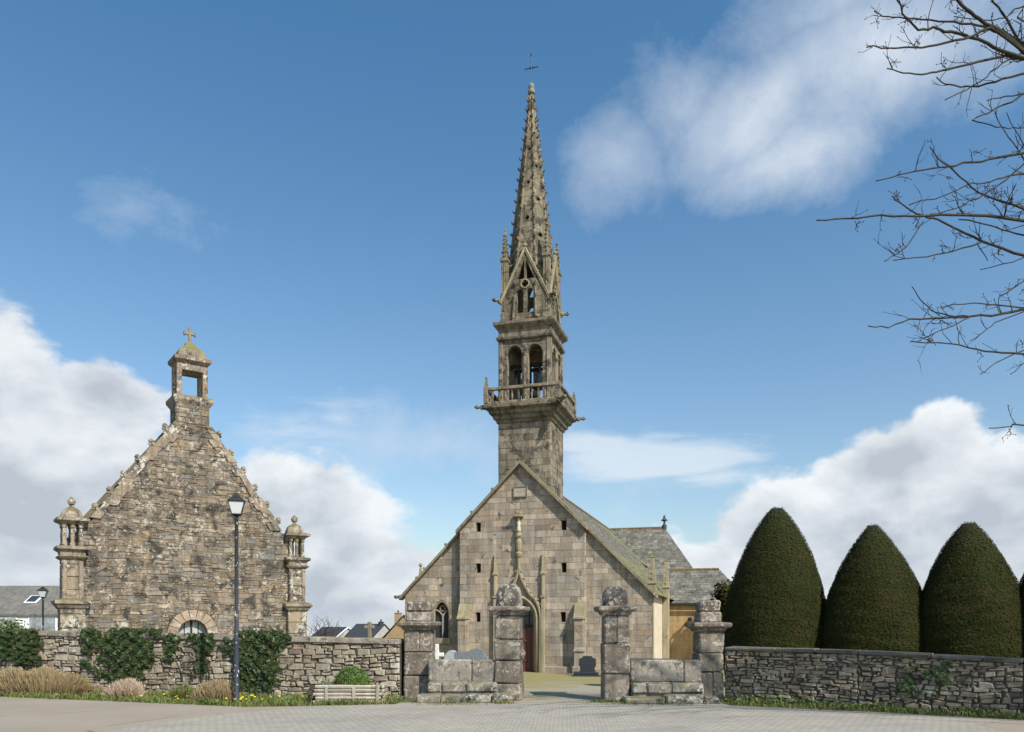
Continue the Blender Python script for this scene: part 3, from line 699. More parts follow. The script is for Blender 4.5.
def gargoyle(p, d, parent, L=.55, m=M_tow, r=.085):
    p = Vector(p); d = Vector(d).normalized(); b = MB()
    b.tube([p, p+d*L*.3+ZA*.03, p+d*L*.62+ZA*.02, p+d*L*.8-ZA*.0, p+d*L+ZA*.03], [r*1.25, r*1.1, r*.75, r*.95, r*.45], 7)
    e = p+d*L*.8; s_ = d.cross(ZA); b.blob(e+s_*r*.8+ZA*r*.8, r*.4, n=1); b.blob(e-s_*r*.8+ZA*r*.8, r*.4, n=1)
    b.blob(p+d*L*.35+s_*r*.9-ZA*r*.6, r*.55, n=1); b.blob(p+d*L*.35-s_*r*.9-ZA*r*.6, r*.55, n=1)
    return b.build('gargoyle', m, parent, True)
gargoyle((-HW-.1, -.05, EV-.12), (-1, -.2, .05), church, .4)
# plaque
b = MB(); b.box(-.33, .3, PF-.05, PF-.005, 7.55, 8.02, .012); pl = b.build('plaque', plain('plaque_stone', (.4, .345, .28), (.33, .28, .22), 7), church)
b = MB()
for x0, x1, z0, z1 in ((-.33, .3, 7.97, 8.02), (-.33, .3, 7.55, 7.6), (-.33, -.28, 7.61, 7.96), (.25, .3, 7.61, 7.96)): b.box(x0, x1, PF-.075, PF-.052, z0, z1, .006)
b.build('frame', M_cop, pl)
m_let = plain('worn_letters', (.2, .16, .12))
for x, z, w, h in ((-.15, 7.76, .018, .1), (-.1, 7.78, .018, .06), (-.03, 7.75, .05, .018), (-.03, 7.8, .018, .06), (.04, 7.78, .018, .05), (.15, 7.72, .022, .16)):
    b = MB(); b.box(x, x+w, PF-.056, PF-.051, z, z+h, .001); b.build('worn_carving', m_let, pl)
# portal
b = MB()
for k, (w, d, m_) in enumerate(((1.62, .03, 0), (1.46, -.12, 0))):
    pass
def arch_tube(b, cx, w, top, z0, y, r, pointed=.15, n=14, seg=6):
    pts = [Vector((x, y, z)) for x, z in arch(cx, z0, w, top, n, pointed)[1:]]; pts = pts+[Vector((cx-w/2, y, z0))]
    pts = [Vector((cx+w/2, y, z0))]+pts[1:]
    b.tube(pts, r, seg)
arch_tube(b, DX, 1.56, 3.24, -.05, PF-.03, .075); arch_tube(b, DX, 1.40, 3.14, -.05, PF+.1, .06); arch_tube(b, DX, 1.26, 3.06, -.05, PF+.2, .06)
portal = b.build('portal', M_mossy, church, True)
b = MB()       # ogee hood
for sx in (-1, 1):
    pts = []
    for k in range(19):
        u = k/18
        x = .98*(1-u)**1.0 if False else None
        if u < .5: a = u/.5*math.pi*.42; X_ = .45+.5*math.cos(a)*1.0; Z_ = 2.35+.95*math.sin(a)
        else:
            v_ = (u-.5)/.5; a0 = math.pi*.42; xs_, zs_ = .45+.5*math.cos(a0), 2.35+.95*math.sin(a0)
            X_ = xs_*(1-v_)**1.7+.0; Z_ = zs_+(4.62-zs_)*(v_**1.05)
        pts.append(Vector((DX+sx*X_, PF-.09, Z_)))
    b.tube([Vector((DX+sx*.95, PF-.09, -.05))]+pts, .075, 6)
    for k in range(4, 18, 2): b.blob(pts[k]+Vector((sx*.09, -.03, .05)), .055, n=1)
b.build('ogee_hood', M_mossy, portal)
b = MB()
b.tube([(DX, PF-.1, 4.45), (DX, PF-.12, 4.95)], .07, 8); b.lathe(DX, PF-.12, [(.05, 4.9), (.13, 5.0), (.16, 5.12), (.1, 5.2), (.13, 5.3), (.14, 5.6), (.1, 5.75), (.15, 5.85), (.15, 5.95), (.08, 6.05)], 8)
b.build('finial', M_mossy, portal)
b = MB(); b.box(DX-.19, DX+.19, PF-.3, PF-.002, 6.68, 6.8, .02); b.box(DX-.13, DX+.13, PF-.24, PF-.002, 6.8, 6.95, .03)
b.build('canopy', M_mossy, portal)
b = MB(); b.lathe(DX, PF-.13, [(.1, 6.03), (.11, 6.15), (.07, 6.3), (.09, 6.45), (.05, 6.5), (.07, 6.55), (.06, 6.64), (.02, 6.67)], 8); b.build('niche_figure', plain('pale_carving', (.5, .46, .38)), portal, True)
for sx in (-1, 1):
    b = MB(); x = DX+sx*1.07
    b.box(x-.075, x+.075, PF-.18, PF-.002, -.3, 3.2, .02); b.box(x-.1, x+.1, PF-.22, PF-.002, 3.2, 3.3, .02)
    b.box(x-.06, x+.06, PF-.16, PF-.002, 3.3, 4.2, .02); b.sq(x, PF-.09, [(.09, 4.2), (.1, 4.28), (.06, 4.34), (.02, 5.15)])
    for k in range(5): b.blob((x+.07*(1-k*.15), PF-.1, 4.4+k*.15), .035, n=1); b.blob((x-.07*(1-k*.15), PF-.1, 4.4+k*.15), .035, n=1)
    b.build('portal_pinnacle', M_mossy, portal)
b = MB(); n = 6
for k in range(n):
    x0 = DX-.62+k*1.24/n; b.box(x0+.004, x0+1.24/n-.004, PF+.28, PF+.33, -.1, 1.93, .008)
b.box(DX-.62, DX+.62, PF+.25, PF+.29, 1.3, 1.4, .01); b.box(DX-.62, DX+.62, PF+.25, PF+.29, .45, .55, .01); b.box(DX-.02, DX+.02, PF+.25, PF+.29, -.1, 1.93, .01)
dr = b.build('door', M_door, church)
b = MB(); b.blob((DX+.1, PF+.23, 1.0), .03, n=1); b.build('handle', M_iron, dr)
b = MB(); b.poly([Vector((x, PF+.34, z)) for x, z in arch(DX, -.1, 1.3, 3.1, 10, .15)]); tw = b.build('fanlight', M_glass, church)
b = MB(); b.box(DX-.62, DX+.62, PF+.24, PF+.33, 1.94, 2.06, .01); b.box(DX-.02, DX+.02, PF+.29, PF+.33, 2.06, 3.0, .005)
for x in (-.35, .35): b.box(DX+x-.012, DX+x+.012, PF+.29, PF+.33, 2.06, 2.85, .004)
b.box(DX-.6, DX+.6, PF+.29, PF+.33, 2.42, 2.45, .004); b.build('frame', M_void, tw)
b = MB(); b.poly([Vector((x, .2, z)) for x, z in arch(-3.8, 1.45, .8, 3.17, 10, .35)]); lw = b.build('window', M_glass, church)
b = MB(); arch_tube(b, -3.8, .74, 3.1, 1.45, .04, .05, .35); b.box(-3.83, -3.77, .1, .18, 1.45, 2.55, .01)
for sx in (-1, 1):
    b.tube([Vector((-3.8+sx*(.37-.37*math.cos(a)), .14, 2.3+.42*math.sin(a))) for a in [k*math.pi/2/6*1.35 for k in range(7)]], .03, 5)
b.tube([Vector((-3.8+.13*math.cos(a), .14, 2.78+.13*math.sin(a))) for a in [k*math.pi/5 for k in range(11)]], .025, 5)
b.build('tracery', M_ash, lw)
b = MB(); b.prism([(-4.24, 1.2), (-3.36, 1.2), (-3.36, 1.45), (-4.24, 1.45)], -.1, .02); b.build('sill', M_mossy, lw)
for w_ in wins:
    b = MB(); (x0, z0), (x1, z1) = w_[0], w_[2]; b.box(x0-.02, x1+.02, PF+.3, PF+.34, z0-.02, z1+.02, .004); b.build('slit_window', M_void, church)  # dark panel paints in the shade of the hollow behind each slit
# nave roofs (slates laid as courses on the slopes)
def slope(mb, e0, e1, r1, r0, hol=(), hh=(.13, .16), ll=(.16, .3), mi=0, polys=None, ridge_extra=0):
    """e0,e1 eave ends (left to right seen from outside), r1,r0 ridge ends above them"""
    e0, e1, r1, r0 = map(Vector, (e0, e1, r1, r0)); A = (e1-e0).normalized(); n_ = A.cross(r0-e0).normalized(); B = n_.cross(A)
    f = lambda p: ((p-e0).dot(A), (p-e0).dot(B))
    pl_ = [f(e0), f(e1), f(r1), f(r0)]
    masonry(mb, e0, A, B, n_, pl_, (), hh, ll, gap=.006, depth=.022, jit=.006, dj=.008, bev=.003, mi=mi)
RZ = AP-.22
mb = MB(); L_ = 27
zq = lambda x: EV-.12+(RZ-EV+.12)*(HW+.25-x)/(HW+.25)
slope(mb, (HW+.25, .25, EV-.12), (HW+.25, 16, EV-.12), (3.7, 16, zq(3.7)), (3.7, .25, zq(3.7)), hh=(.16, .2), ll=(.2, .36))
slope(mb, (3.7, .25, zq(3.7)), (3.7, 16, zq(3.7)), (0, 16, RZ), (0, .25, RZ), hh=(.16, .2), ll=(.2, .36), mi=2)
slope(mb, (-HW-.25, 16, EV-.12), (-HW-.25, .25, EV-.12), (0, .25, RZ), (0, 16, RZ), hh=(.3, .36), ll=(.3, .6))
slope(mb, (3.2, 16, 5.8), (3.2, 26, 5.8), (0, 26, RZ), (0, 16, RZ), hh=(.3, .36), ll=(.3, .6))
slope(mb, (-3.2, 26, 5.8), (-3.2, 16, 5.8), (0, 16, RZ), (0, 26, RZ), hh=(.3, .36), ll=(.3, .6))
mb.poly([(-3.2, 26, -.4), (3.2, 26, -.4), (3.2, 26, 5.8), (0, 26, RZ), (-3.2, 26, 5.8)], 1)
mb.build('nave_roof', [M_slatey, M_slatem, M_slate], church, recalc=False)
def ridge(b, p, q, r=.09):
    p, q = Vector(p), Vector(q); n = max(2, int((q-p).length/.4))
    for k in range(n):
        a = p+(q-p)*(k/n); c_ = p+(q-p)*((k+.97)/n); b.tube([a, c_], [r, r*.93], 6)
b = MB(); ridge(b, (0, .4, RZ+.03), (0, 26, RZ+.03)); b.build('ridge_tiles', M_ridge, church)
# transept: ridge runs across, hipped end; low sacristy in front
def transept_block(y0, y1, x0, xr, xe, zE, zR, wallm, joint, name):
    ym = (y0+y1)/2; m2 = MB()
    slope(m2, (x0, y0-.2, zE), (xe+.2, y0-.2, zE), (xr, ym, zR), (x0, ym, zR), hh=(.2, .25), ll=(.22, .42))
    slope(m2, (xe+.2, y0-.2, zE), (xe+.2, y1+.2, zE), (xr, ym, zR), (xr, ym, zR), hh=(.25, .3), ll=(.25, .45))
    slope(m2, (xe+.2, y1+.2, zE), (x0, y1+.2, zE), (x0, ym, zR), (xr, ym, zR), hh=(.35, .4), ll=(.4, .6))
    r_ = m2.build(name+'_roof', [M_slate, M_slatem], church, recalc=False)
    b_ = MB(); ridge(b_, (x0, ym, zR+.03), (xr, ym, zR+.03)); b_.build('ridge_tiles', M_ridge, r_)
    b_ = MB(); masonry(b_, (x0, y0, 0), XA, ZA, -YA, [(0, -.4), (xe-x0, -.4), (xe-x0, zE+.05), (0, zE+.05)], (), (.2, .26), (.3, .6), gap=.008, depth=.006, dj=.002, bev=.004)
    masonry(b_, (xe, y0, 0), YA, ZA, XA, [(0, -.4), (y1-y0, -.4), (y1-y0, zE+.05), (0, zE+.05)], (), (.2, .26), (.3, .6), gap=.008, depth=.006, dj=.002, bev=.004)
    b_.poly([(x0, y1, -.4), (xe, y1, -.4), (xe, y1, zE), (x0, y1, zE)], 1)
    b_.build(name+'_wall', [wallm, joint], church, recalc=False)
    b_ = MB(); b_.box(x0, xe+.3, y0-.32, y0-.21, zE-.12, zE-.02, .02); b_.build('gutter', M_iron, church)
    return ym
ym = transept_block(17.6, 26.6, 0, 4.0, 7.0, 3.9, RZ-.1, M_ash, M_mort, 'transept')
b = MB(); b.lathe(4.0, ym, [(.16, RZ-.2), (.16, RZ+.1), (.07, RZ+.18), (.06, RZ+.35), (.24, RZ+.42), (.17, RZ+.5), (.08, RZ+.58), (.07, RZ+.7), (.03, RZ+.8)], 8); b.build('roof_finial', M_lead if False else M_dkslate, church)
transept_block(8.0, 12.6, HW-.1, 8.0, 9.4, 3.12, 4.95, M_ochre, M_ochre_m, 'sacristy')
b = MB(); b.box(HW+1.0, HW+1.12, 7.5, 8.0, 2.3, 2.4, .01); b.blob((HW+1.06, 7.55, 2.3), .13, n=1); b.build('wall_lantern', M_iron, church)

# ---- tower
TX, TY, TW = -.1, 1.8, 1.2
def four(fn):
    """call fn(org, A, N) for the four faces of the square tower of half width h"""
    pass
def faces(h, cx=TX, cy=TY):
    return [((cx-h, cy-h, 0), XA, -YA), ((cx+h, cy-h, 0), YA, XA), ((cx+h, cy+h, 0), -XA, YA), ((cx-h, cy+h, 0), -YA, -XA)]
tower = MB()
for i, (o_, A, n_) in enumerate(faces(TW)):
    w = 2*TW; hol = [rect(1.15, 1.28, 7.35, 8.25)] if i == 1 else []
    masonry(tower, o_, A, ZA, n_, [(0, 5.5 if i != 1 else 5.5), (w, 5.5), (w, 11.15), (0, 11.15)], hol, (.24, .33), (.3, .7), depth=.014, dj=.007, gap=.009, bev=.009, thick=.25 if hol else 0)
tw_ = tower.build('tower', [M_tow, M_mort], church, recalc=False)
b = MB(); b.sq(TX, TY, [(TW+.0, 11.02), (TW+.08, 11.06), (TW+.1, 11.16), (TW+.2, 11.22), (TW+.22, 11.36), (TW+.34, 11.42), (TW+.37, 11.55), (TW+.5, 11.62), (TW+.54, 11.66), (TW+.55, 11.8), (TW+.5, 11.84), (.2, 11.85)])
balc = b.build('balcony', M_tow, church)
BO = TW+.46
b = MB()
for o_, A, n_ in faces(BO):
    o2 = Vector(o_); L = 2*BO
    T = Matrix((( A.x, -n_.x, 0, o2.x), (A.y, -n_.y, 0, o2.y), (0, 0, 1, 0), (0, 0, 0, 1)))
    b.box(.06, L-.06, -.07, .1, 12.42, 12.56, .02, 0, T); b.box(.06, L-.06, -.03, .08, 11.85, 11.93, .01, 0, T)
b.build('handrail', M_tow, balc)
for o_, A, n_ in faces(BO-.02):
    L = 2*(BO-.02)
    for k in range(1, 11):
        p = Vector(o_)+A*(L*k/11); bb = MB(); bb.lathe(p.x, p.y, [(.05, 11.93), (.035, 11.97), (.065, 12.1), (.06, 12.18), (.03, 12.3), (.05, 12.37), (.05, 12.42)], 8); bb.build('baluster', M_tow, balc, True)
for k, (o_, A, n_) in enumerate(faces(BO-.02)):
    bb = MB(); x, y = o_[0], o_[1]; bb.box(x-.1, x+.1, y-.1, y+.1, 11.85, 12.6, .02)
    bb.sq(x, y, [(.07, 12.6), (.08, 12.75), (.05, 12.8), (.06, 12.9), (.02, 13.05)]) if k != 1 else None
    bb.build('rail_post', M_tow, balc)
gargoyle((TX-BO-.05, TY-BO+.15, 11.72), (-1, -.25, .05), balc, .5); gargoyle((TX+BO, TY-BO-.0, 11.72), (.7, -.9, .05), balc, .7, r=.1)
gargoyle((TX+BO+.05, TY+BO-.1, 11.72), (1, .3, .05), balc, .5); gargoyle((TX-BO, TY+BO, 11.72), (-.7, .7, .05), balc, .5)
# belfry stage
HB = TW-.05; mb = MB()
for o_, A, n_ in faces(HB):
    w = 2*HB; hl = [arch(w/2-.48, 11.86, .68, 14.5, 10), arch(w/2+.48, 11.86, .68, 14.5, 10)]
    masonry(mb, o_, A, ZA, n_, [(0, 11.84), (w, 11.84), (w, 15.4), (0, 15.4)], hl, (.26, .34), (.3, .6), depth=.012, dj=.005, gap=.008, bev=.008, thick=.3)
bel = mb.build('belfry', [M_tow, M_mort], church, recalc=False)
b = MB()
for o_, A, n_ in faces(HB):
    o2 = Vector(o_)
    T = Matrix(((A.x, -n_.x, 0, o2.x), (A.y, -n_.y, 0, o2.y), (0, 0, 1, 0), (0, 0, 0, 1)))
    w = 2*HB
    for x0, x1 in ((-.03, .14), (w-.14, w+.03)): b.box(x0, x1, -.07, -.002, 11.86, 14.75, .02, 0, T)
    p = o2+A*(w/2)+n_*.03; b.lathe(p.x, p.y, [(.1, 11.86), (.1, 12.0), (.075, 12.04), (.07, 13.95), (.11, 14.02), (.13, 14.12)], 8)
    for cx_ in (w/2-.47, w/2+.47):
        pts = [o2+A*(cx_+.36*math.cos(a))+n_*.02+ZA*(14.14+.36*math.sin(a)) for a in [k*math.pi/8 for k in range(9)]]
        b.tube(pts, .05, 5)
b.build('colonnettes', M_tow, bel)
b = MB(); b.sq(TX, TY, [(HB+.03, 14.72), (HB+.14, 14.78), (HB+.16, 14.88), (HB+.07, 14.92), (HB+.05, 15.2), (HB+.1, 15.26), (HB+.22, 15.36), (HB+.26, 15.42), (HB+.26, 15.54), (HB+.05, 15.62), (HB-.1, 15.63), (HB-.1, 15.3)])
b.build('cornice', M_tow, bel)
b = MB(); b.box(TX-HB+.15, TX+HB-.15, TY-HB+.15, TY+HB-.15, 14.9, 15.2, .01)
for y in (-.35, .35): b.box(TX-HB+.25, TX+HB-.25, TY+y-.07, TY+y+.07, 13.75, 13.9, .01)
b.box(TX-.08, TX+.08, TY-.7, TY+.7, 12.6, 12.75, .01); b.box(TX-.55, TX-.45, TY-.4, TY-.3, 11.9, 13.8, .01); b.box(TX+.0, TX+.1, TY-.4, TY-.3, 11.9, 13.8, .01)
b.build('bell_frame', M_void, bel)
for x, y in ((.5, -.35), (-.42, .3)):
    b = MB(); b.lathe(TX+x, TY+y, [(.36, 12.75), (.33, 12.82), (.26, 12.95), (.21, 13.15), (.19, 13.35), (.13, 13.45), (.05, 13.5), (.04, 13.75)], 16); b.build('bell', M_bell, bel, True)
# gabled stage with twin lights, four gables and corner pinnacles
HG = TW-.1; mb = MB(); E2, K2 = 16.45, 18.75
for o_, A, n_ in faces(HG):
    w = 2*HG; c_ = w/2
    hl = [arch(c_-.235, 15.95, .3, 17.02, 6, .1), arch(c_+.235, 15.95, .3, 17.02, 6, .1), circ(c_, 17.22, .16),
          [(c_-.42, 17.45), (c_-.04, 17.45), (c_-.04, 18.33)], [(c_+.04, 17.45), (c_+.42, 17.45), (c_+.04, 18.33)]]
    masonry(mb, o_, A, ZA, n_, [(0, 15.6), (w, 15.6), (w, E2), (c_, K2), (0, E2)], hl, (.24, .32), (.3, .6), depth=.012, dj=.005, gap=.008, bev=.008, thick=.2)
gst = mb.build('lantern_stage', [M_spi, M_mort], church, recalc=False)
b = MB()
for o_, A, n_ in faces(HG):
    o2 = Vector(o_); w = 2*HG
    for s0 in (0, 1):
        p0 = o2+A*(-.06 if s0 == 0 else w+.06)+ZA*(E2-.02)+n_*.02; p1_ = o2+A*(w/2)+ZA*(K2+.05)+n_*.02
        b.tube([p0, p1_], .075, 4)
        for k in range(1, 6): b.blob(p0.lerp(p1_, k/6)+ZA*.1, .06, n=1)
    b.blob(o2+A*(w/2)+ZA*(K2+.2), .09, n=1); b.tube([o2+A*(w/2)+ZA*(K2), o2+A*(w/2)+ZA*(K2+.4)], [.05, .02], 5)
    c_ = o2+A*(w/2)+n_*.03; b.tube([c_+A*(.19*math.cos(a))+ZA*(17.22+.19*math.sin(a)) for a in [k*math.pi/5 for k in range(11)]], .035, 5)
    for k in range(4):
        a = math.pi/4+k*math.pi/2; b.blob(c_+A*(.15*math.cos(a))+ZA*(17.22+.15*math.sin(a)), .035, n=1)
b.build('gable_moulding', M_mossy, gst)
for k, (o_, A, n_) in enumerate(faces(HG-.13)):
    x, y = o_[0], o_[1]; b = MB()
    b.sq(x, y, [(.17, 15.63), (.17, 16.0), (.14, 16.05), (.14, 18.3), (.19, 18.36), (.19, 18.46), (.13, 18.5), (.1, 18.75), (.12, 18.8), (.025, 19.75)])
    for q in ((.14, 0), (-.14, 0), (0, .14), (0, -.14)): b.tube([(x+q[0], y+q[1], 16.1), (x+q[0], y+q[1], 18.3)], .03, 4)
    for j in range(6):
        z = 18.6+j*.19; r_ = .14*(1-j*.13)
        for q in ((1, 0), (-1, 0), (0, 1), (0, -1)): b.blob((x+q[0]*r_, y+q[1]*r_, z), .05, n=1)
    b.blob((x, y, 19.8), .065, n=1)
    b.tube([(x, y, 18.1), (TX+(x-TX)*.62, TY+(y-TY)*.62, 18.35)], .06, 4)
    b.build('pinnacle', M_spi, gst)
    dg = Vector((x-TX, y-TY, 0)); gargoyle((x+dg.x*.08, y+dg.y*.08, 16.55), (dg.x, dg.y*.6, .1), gst, .5, M_spi)
# octagonal spire
SB, ST, SR = 15.7, 26.5, 1.33
def sr(z): return SR*(ST+.35-z)/(ST+.35-SB)
mb = MB()
for k in range(8):
    a0, a1 = math.pi/8+k*math.pi/4, math.pi/8+(k+1)*math.pi/4
    def cp(a, z): return Vector((TX+sr(z)*math.cos(a), TY+sr(z)*math.sin(a), z))
    e0, e1, r1, r0 = cp(a0, SB), cp(a1, SB), cp(a1, ST), cp(a0, ST)
    A = (e1-e0).normalized(); mid_ = (e0+e1)/2; B = ((r0+r1)/2-mid_).normalized(); n_ = A.cross(B)
    L = ((r0+r1)/2-mid_).length; wb_, wt = (e1-e0).length/2, (r1-r0).length/2
    hl = []
    for i_, zz in enumerate((3.9, 5.6, 7.2, 8.8)):
        if True:
            z_ = zz+(.8 if k % 2 else 0); rr = .145*(1-z_/15)
            hl.append(circ(0, z_, rr, 8))
    q0 = 2.45 if k % 2 else 0; wq = wb_+(wt-wb_)*q0/L
    masonry(mb, mid_, A, B, n_, [(-wq, q0), (wq, q0), (wt, L), (-wt, L)], hl, (.22, .3), (.25, .5), depth=.008, dj=.004, gap=.006, bev=.006, thick=.12)
sp = mb.build('spire', [M_spi, M_mort], church, recalc=False)
for k in range(8):
    a = math.pi/8+k*math.pi/4; b = MB()
    f = lambda z, ex=0: (TX+(sr(z)+ex)*math.cos(a), TY+(sr(z)+ex)*math.sin(a), z)
    b.tube([f(SB, .01), f(ST, .01)], [.05, .03], 5)
    z = 16.6
    while z < ST-.3:
        r_ = .078-.022*(z-16)/11
        b.tube([f(z, .02), f(z+.03, .085), f(z+.09, .12)], [r_*.5, r_*.8, r_*.55], 5); b.blob(f(z+.1, .13), r_*.72, n=1); z += .56-.012*(z-16)
    b.build('rib', M_spi, sp)
b = MB(); b.lathe(TX, TY, [(r_, z_-.45) for r_, z_ in [(.13, 26.8), (.17, 26.86), (.17, 26.96), (.1, 27.0), (.14, 27.08), (.14, 27.2), (.09, 27.3), (.03, 27.34)]], 12); b.build('spire_cap', M_lead, sp, True)
b = MB(); c0 = Vector((TX, TY, -.45)); b.tube([c0+ZA*27.3, c0+ZA*28.75], .022, 6); b.tube([c0+ZA*28.02-XA*.27, c0+ZA*28.02+XA*.27], .02, 6)
for s_ in (-1, 1):
    b.tube([c0+ZA*28.02+XA*.27*s_+ZA*.05, c0+ZA*28.02+XA*.32*s_, c0+ZA*28.02+XA*.27*s_-ZA*.05], .014, 5)
    b.tube([c0+ZA*28.02+XA*.13*s_, c0+ZA*28.1, c0+ZA*28.15], .012, 5); b.tube([c0+ZA*28.02+XA*.13*s_, c0+ZA*27.93, c0+ZA*27.88], .012, 5)
b.blob(c0+ZA*28.62, .055, n=1, sc=(1, .4, 2)); b.build('iron_cross', M_iron, church)

# ---------------------------------------------------------------- CHAPEL (ossuary) on the left
PH = R(36); cu = Vector((math.cos(PH), math.sin(PH), 0)); t0 = 3.53
cx0 = Vector((-13.5, 24, 0))+cu*t0
chapel = thing('chapel', (cx0.x, cx0.y, -.1), PH, 'steep gabled rubble stone chapel with an open bellcote and two corner turrets', 'chapel')
GE, GT, GH = 5.15, 8.5, 3.0      # eaves, shoulder, half width
hole = arch(0, 0, .92, 1.97, 10)
random.seed(31)
mb = MB()
masonry(mb, (0, 0, 0), XA, ZA, -YA, [[(-GH-.3, 0), (GH+.3, 0), (GH+.3, GE-.1), (-GH-.3, GE-.1)], [(-GH, GE-.1), (GH, GE-.1), (.6, GT), (-.6, GT)]], [arch(0, 0, 1.6, 2.32, 12)],
        (.06, .2), (.16, .62), gap=.012, depth=.016, jit=.02, dj=.014, bev=.014, split=.45, wob=.02)
masonry(mb, (0, 0, 0), XA, ZA, -YA, [(-.52, GT), (.52, GT), (.52, 9.15), (-.52, 9.15)], (), (.1, .2), (.2, .5), gap=.012, depth=.018, jit=.012, dj=.01)
for sx in (-1, 1):
    masonry(mb, (sx*.52, .0 if sx > 0 else .8, 0), YA*sx, ZA, XA*sx, [(0, 7.9), (.8, 7.9), (.8, 9.15), (0, 9.15)], (), (.1, .2), (.2, .5), gap=.012, depth=.018)
mb.poly([(-.52, .8, 7.9), (.52, .8, 7.9), (.52, .8, 9.15), (-.52, .8, 9.15)], 1)
mb.poly([(-GH-.3, .6, 0), (-GH-.3, .6, GE-.1), (-.6, .6, GT), (.6, .6, GT), (GH+.3, .6, GE-.1), (GH+.3, .6, 0)], 1)
mb.build('gable_wall', [M_rub, M_rubd], chapel, recalc=False)
mb = MB()
masonry(mb, (-GH-.1, 5, 0), -YA, ZA, -XA, [(0, 0), (5, 0), (5, GE-.2), (0, GE-.2)], (), (.1, .2), (.25, .7), gap=.014, depth=.018, jit=.012)
masonry(mb, (GH+.1, 0, 0), YA, ZA, XA, [(0, 0), (5, 0), (5, GE-.2), (0, GE-.2)], (), (.1, .2), (.25, .7), gap=.014, depth=.018, jit=.012)
mb.poly([(-GH-.1, 5, 0), (GH+.1, 5, 0), (GH+.1, 5, GE-.2), (0, 5, 8.4), (-GH-.1, 5, GE-.2)], 1)
mb.build('side_walls', [M_rub, M_rubd], chapel, recalc=False)
mb = MB()
slope(mb, (GH+.15, .4, GE-.3), (GH+.15, 5.1, GE-.3), (0, 5.1, 8.5), (0, .4, 8.5), hh=(.25, .3), ll=(.25, .4)); slope(mb, (-GH-.15, 5.1, GE-.3), (-GH-.15, .4, GE-.3), (0, .4, 8.5), (0, 5.1, 8.5), hh=(.25, .3), ll=(.25, .4))
mb.build('roof', [M_slate, M_slatem], chapel, recalc=False)
# voussoirs and round-headed window
mb = MB(); n = 9
for k in range(n):
    a0, a1 = math.pi*k/n+.015, math.pi*(k+1)/n-.015; zc = 1.51; mb.prism([(.47*math.cos(a), zc+.47*math.sin(a)) for a in (a0, (a0+a1)/2, a1)]+[(.8*math.cos(a), zc+.8*math.sin(a)) for a in (a1, (a0+a1)/2, a0)], -.045, .3)
for sx in (-1, 1):
    for k in range(4): mb.box(min(sx*.47, sx*.8), max(sx*.47, sx*.8), -.045, .3, k*.375+.01, k*.375+.37, .012)
ar = mb.build('arch', M_arch, chapel)
mb = MB(); mb.poly([Vector((x, .22, z)) for x, z in arch(0, 0, .94, 1.98, 12)]); wn = mb.build('window', plain('dusty_pane', (.4, .41, .42), (.26, .26, .27), 4, .4), chapel)
mb = MB(); mb.box(-.025, .025, .16, .21, 0, 1.95, .005)
for x in (-.22, .22): mb.box(x-.01, x+.01, .18, .21, 0, 1.88, .003)
mb.build('mullion', M_void, wn)
# big light coping stones up the rakes + crockets
mb = MB(); cr = MB()
for sx in (-1, 1):
    n = 15
    for k in range(n):
        u0, u1 = k/n, (k+.97)/n
        x0, z0 = GH-(GH-.55)*u0, GE+(GT-GE)*u0; x1, z1 = GH-(GH-.55)*u1, GE+(GT-GE)*u1; w = random.uniform(.12, .5); o_ = random.uniform(.0, .09)
        pts = [(sx*(x0+o_), z0), (sx*(x1+o_), z1), (sx*(x1-w), z1), (sx*(x0-w), z0-.02)]
        mb.prism(pts, -.045-random.random()*.02, .62)
    for k in range(6):
        u = (k+.45)/6; x, z = GH-(GH-.55)*u, GE+(GT-GE)*u
        cr = MB(); cr.tube([(sx*x, .05, z), (sx*(x+.07), .04, z+.1)], [.08, .06], 6); cr.blob((sx*(x+.09), .04, z+.13), .09, n=2, jit=.12); cr.blob((sx*(x+.13), .04, z+.03), .06, n=1); cr.build('crocket', M_tur, chapel)
mb.build('rake_stones', M_tur, chapel)
# bellcote
mb = MB(); mb.sq(0, .4, [(.5, 9.02), (.54, 9.1), (.62, 9.22), (.64, 9.26), (.64, 9.36), (.56, 9.42), (.3, 9.42)], hy=-.08)
for x in (-.41, .41):
    for y in (.12, .68): mb.box(x-.085, x+.085, y-.1, y+.1, 9.41, 10.3, .02)
mb.box(-.495, .495, .02, .78, 10.27, 10.52, .02)
mb.sq(0, .4, [(.48, 10.5), (.52, 10.54), (.58, 10.6), (.59, 10.7), (.46, 10.75), (.3, 10.75)], hy=-.08)
bc = mb.build('bellcote', M_tur, chapel)
mb = MB(); mb.sq(0, .4, [(.46, 10.74), (.44, 10.86), (.36, 11.02), (.24, 11.12), (.22, 11.14), (.15, 11.22), (.15, 11.27), (.07, 11.34)], hy=-.04); mb.box(-.2, .2, -.02, .1, 10.76, 11.0, .03); mb.build('dome', M_cop, bc)
mb = MB(); mb.box(-.045, .045, .36, .44, 11.3, 11.85, .015); mb.box(-.17, .17, .365, .435, 11.58, 11.67, .015)
for x in (-.17, .17): mb.box(x-.025, x+.025, .355, .445, 11.55, 11.7, .01)
mb.build('stone_cross', M_cop, bc)
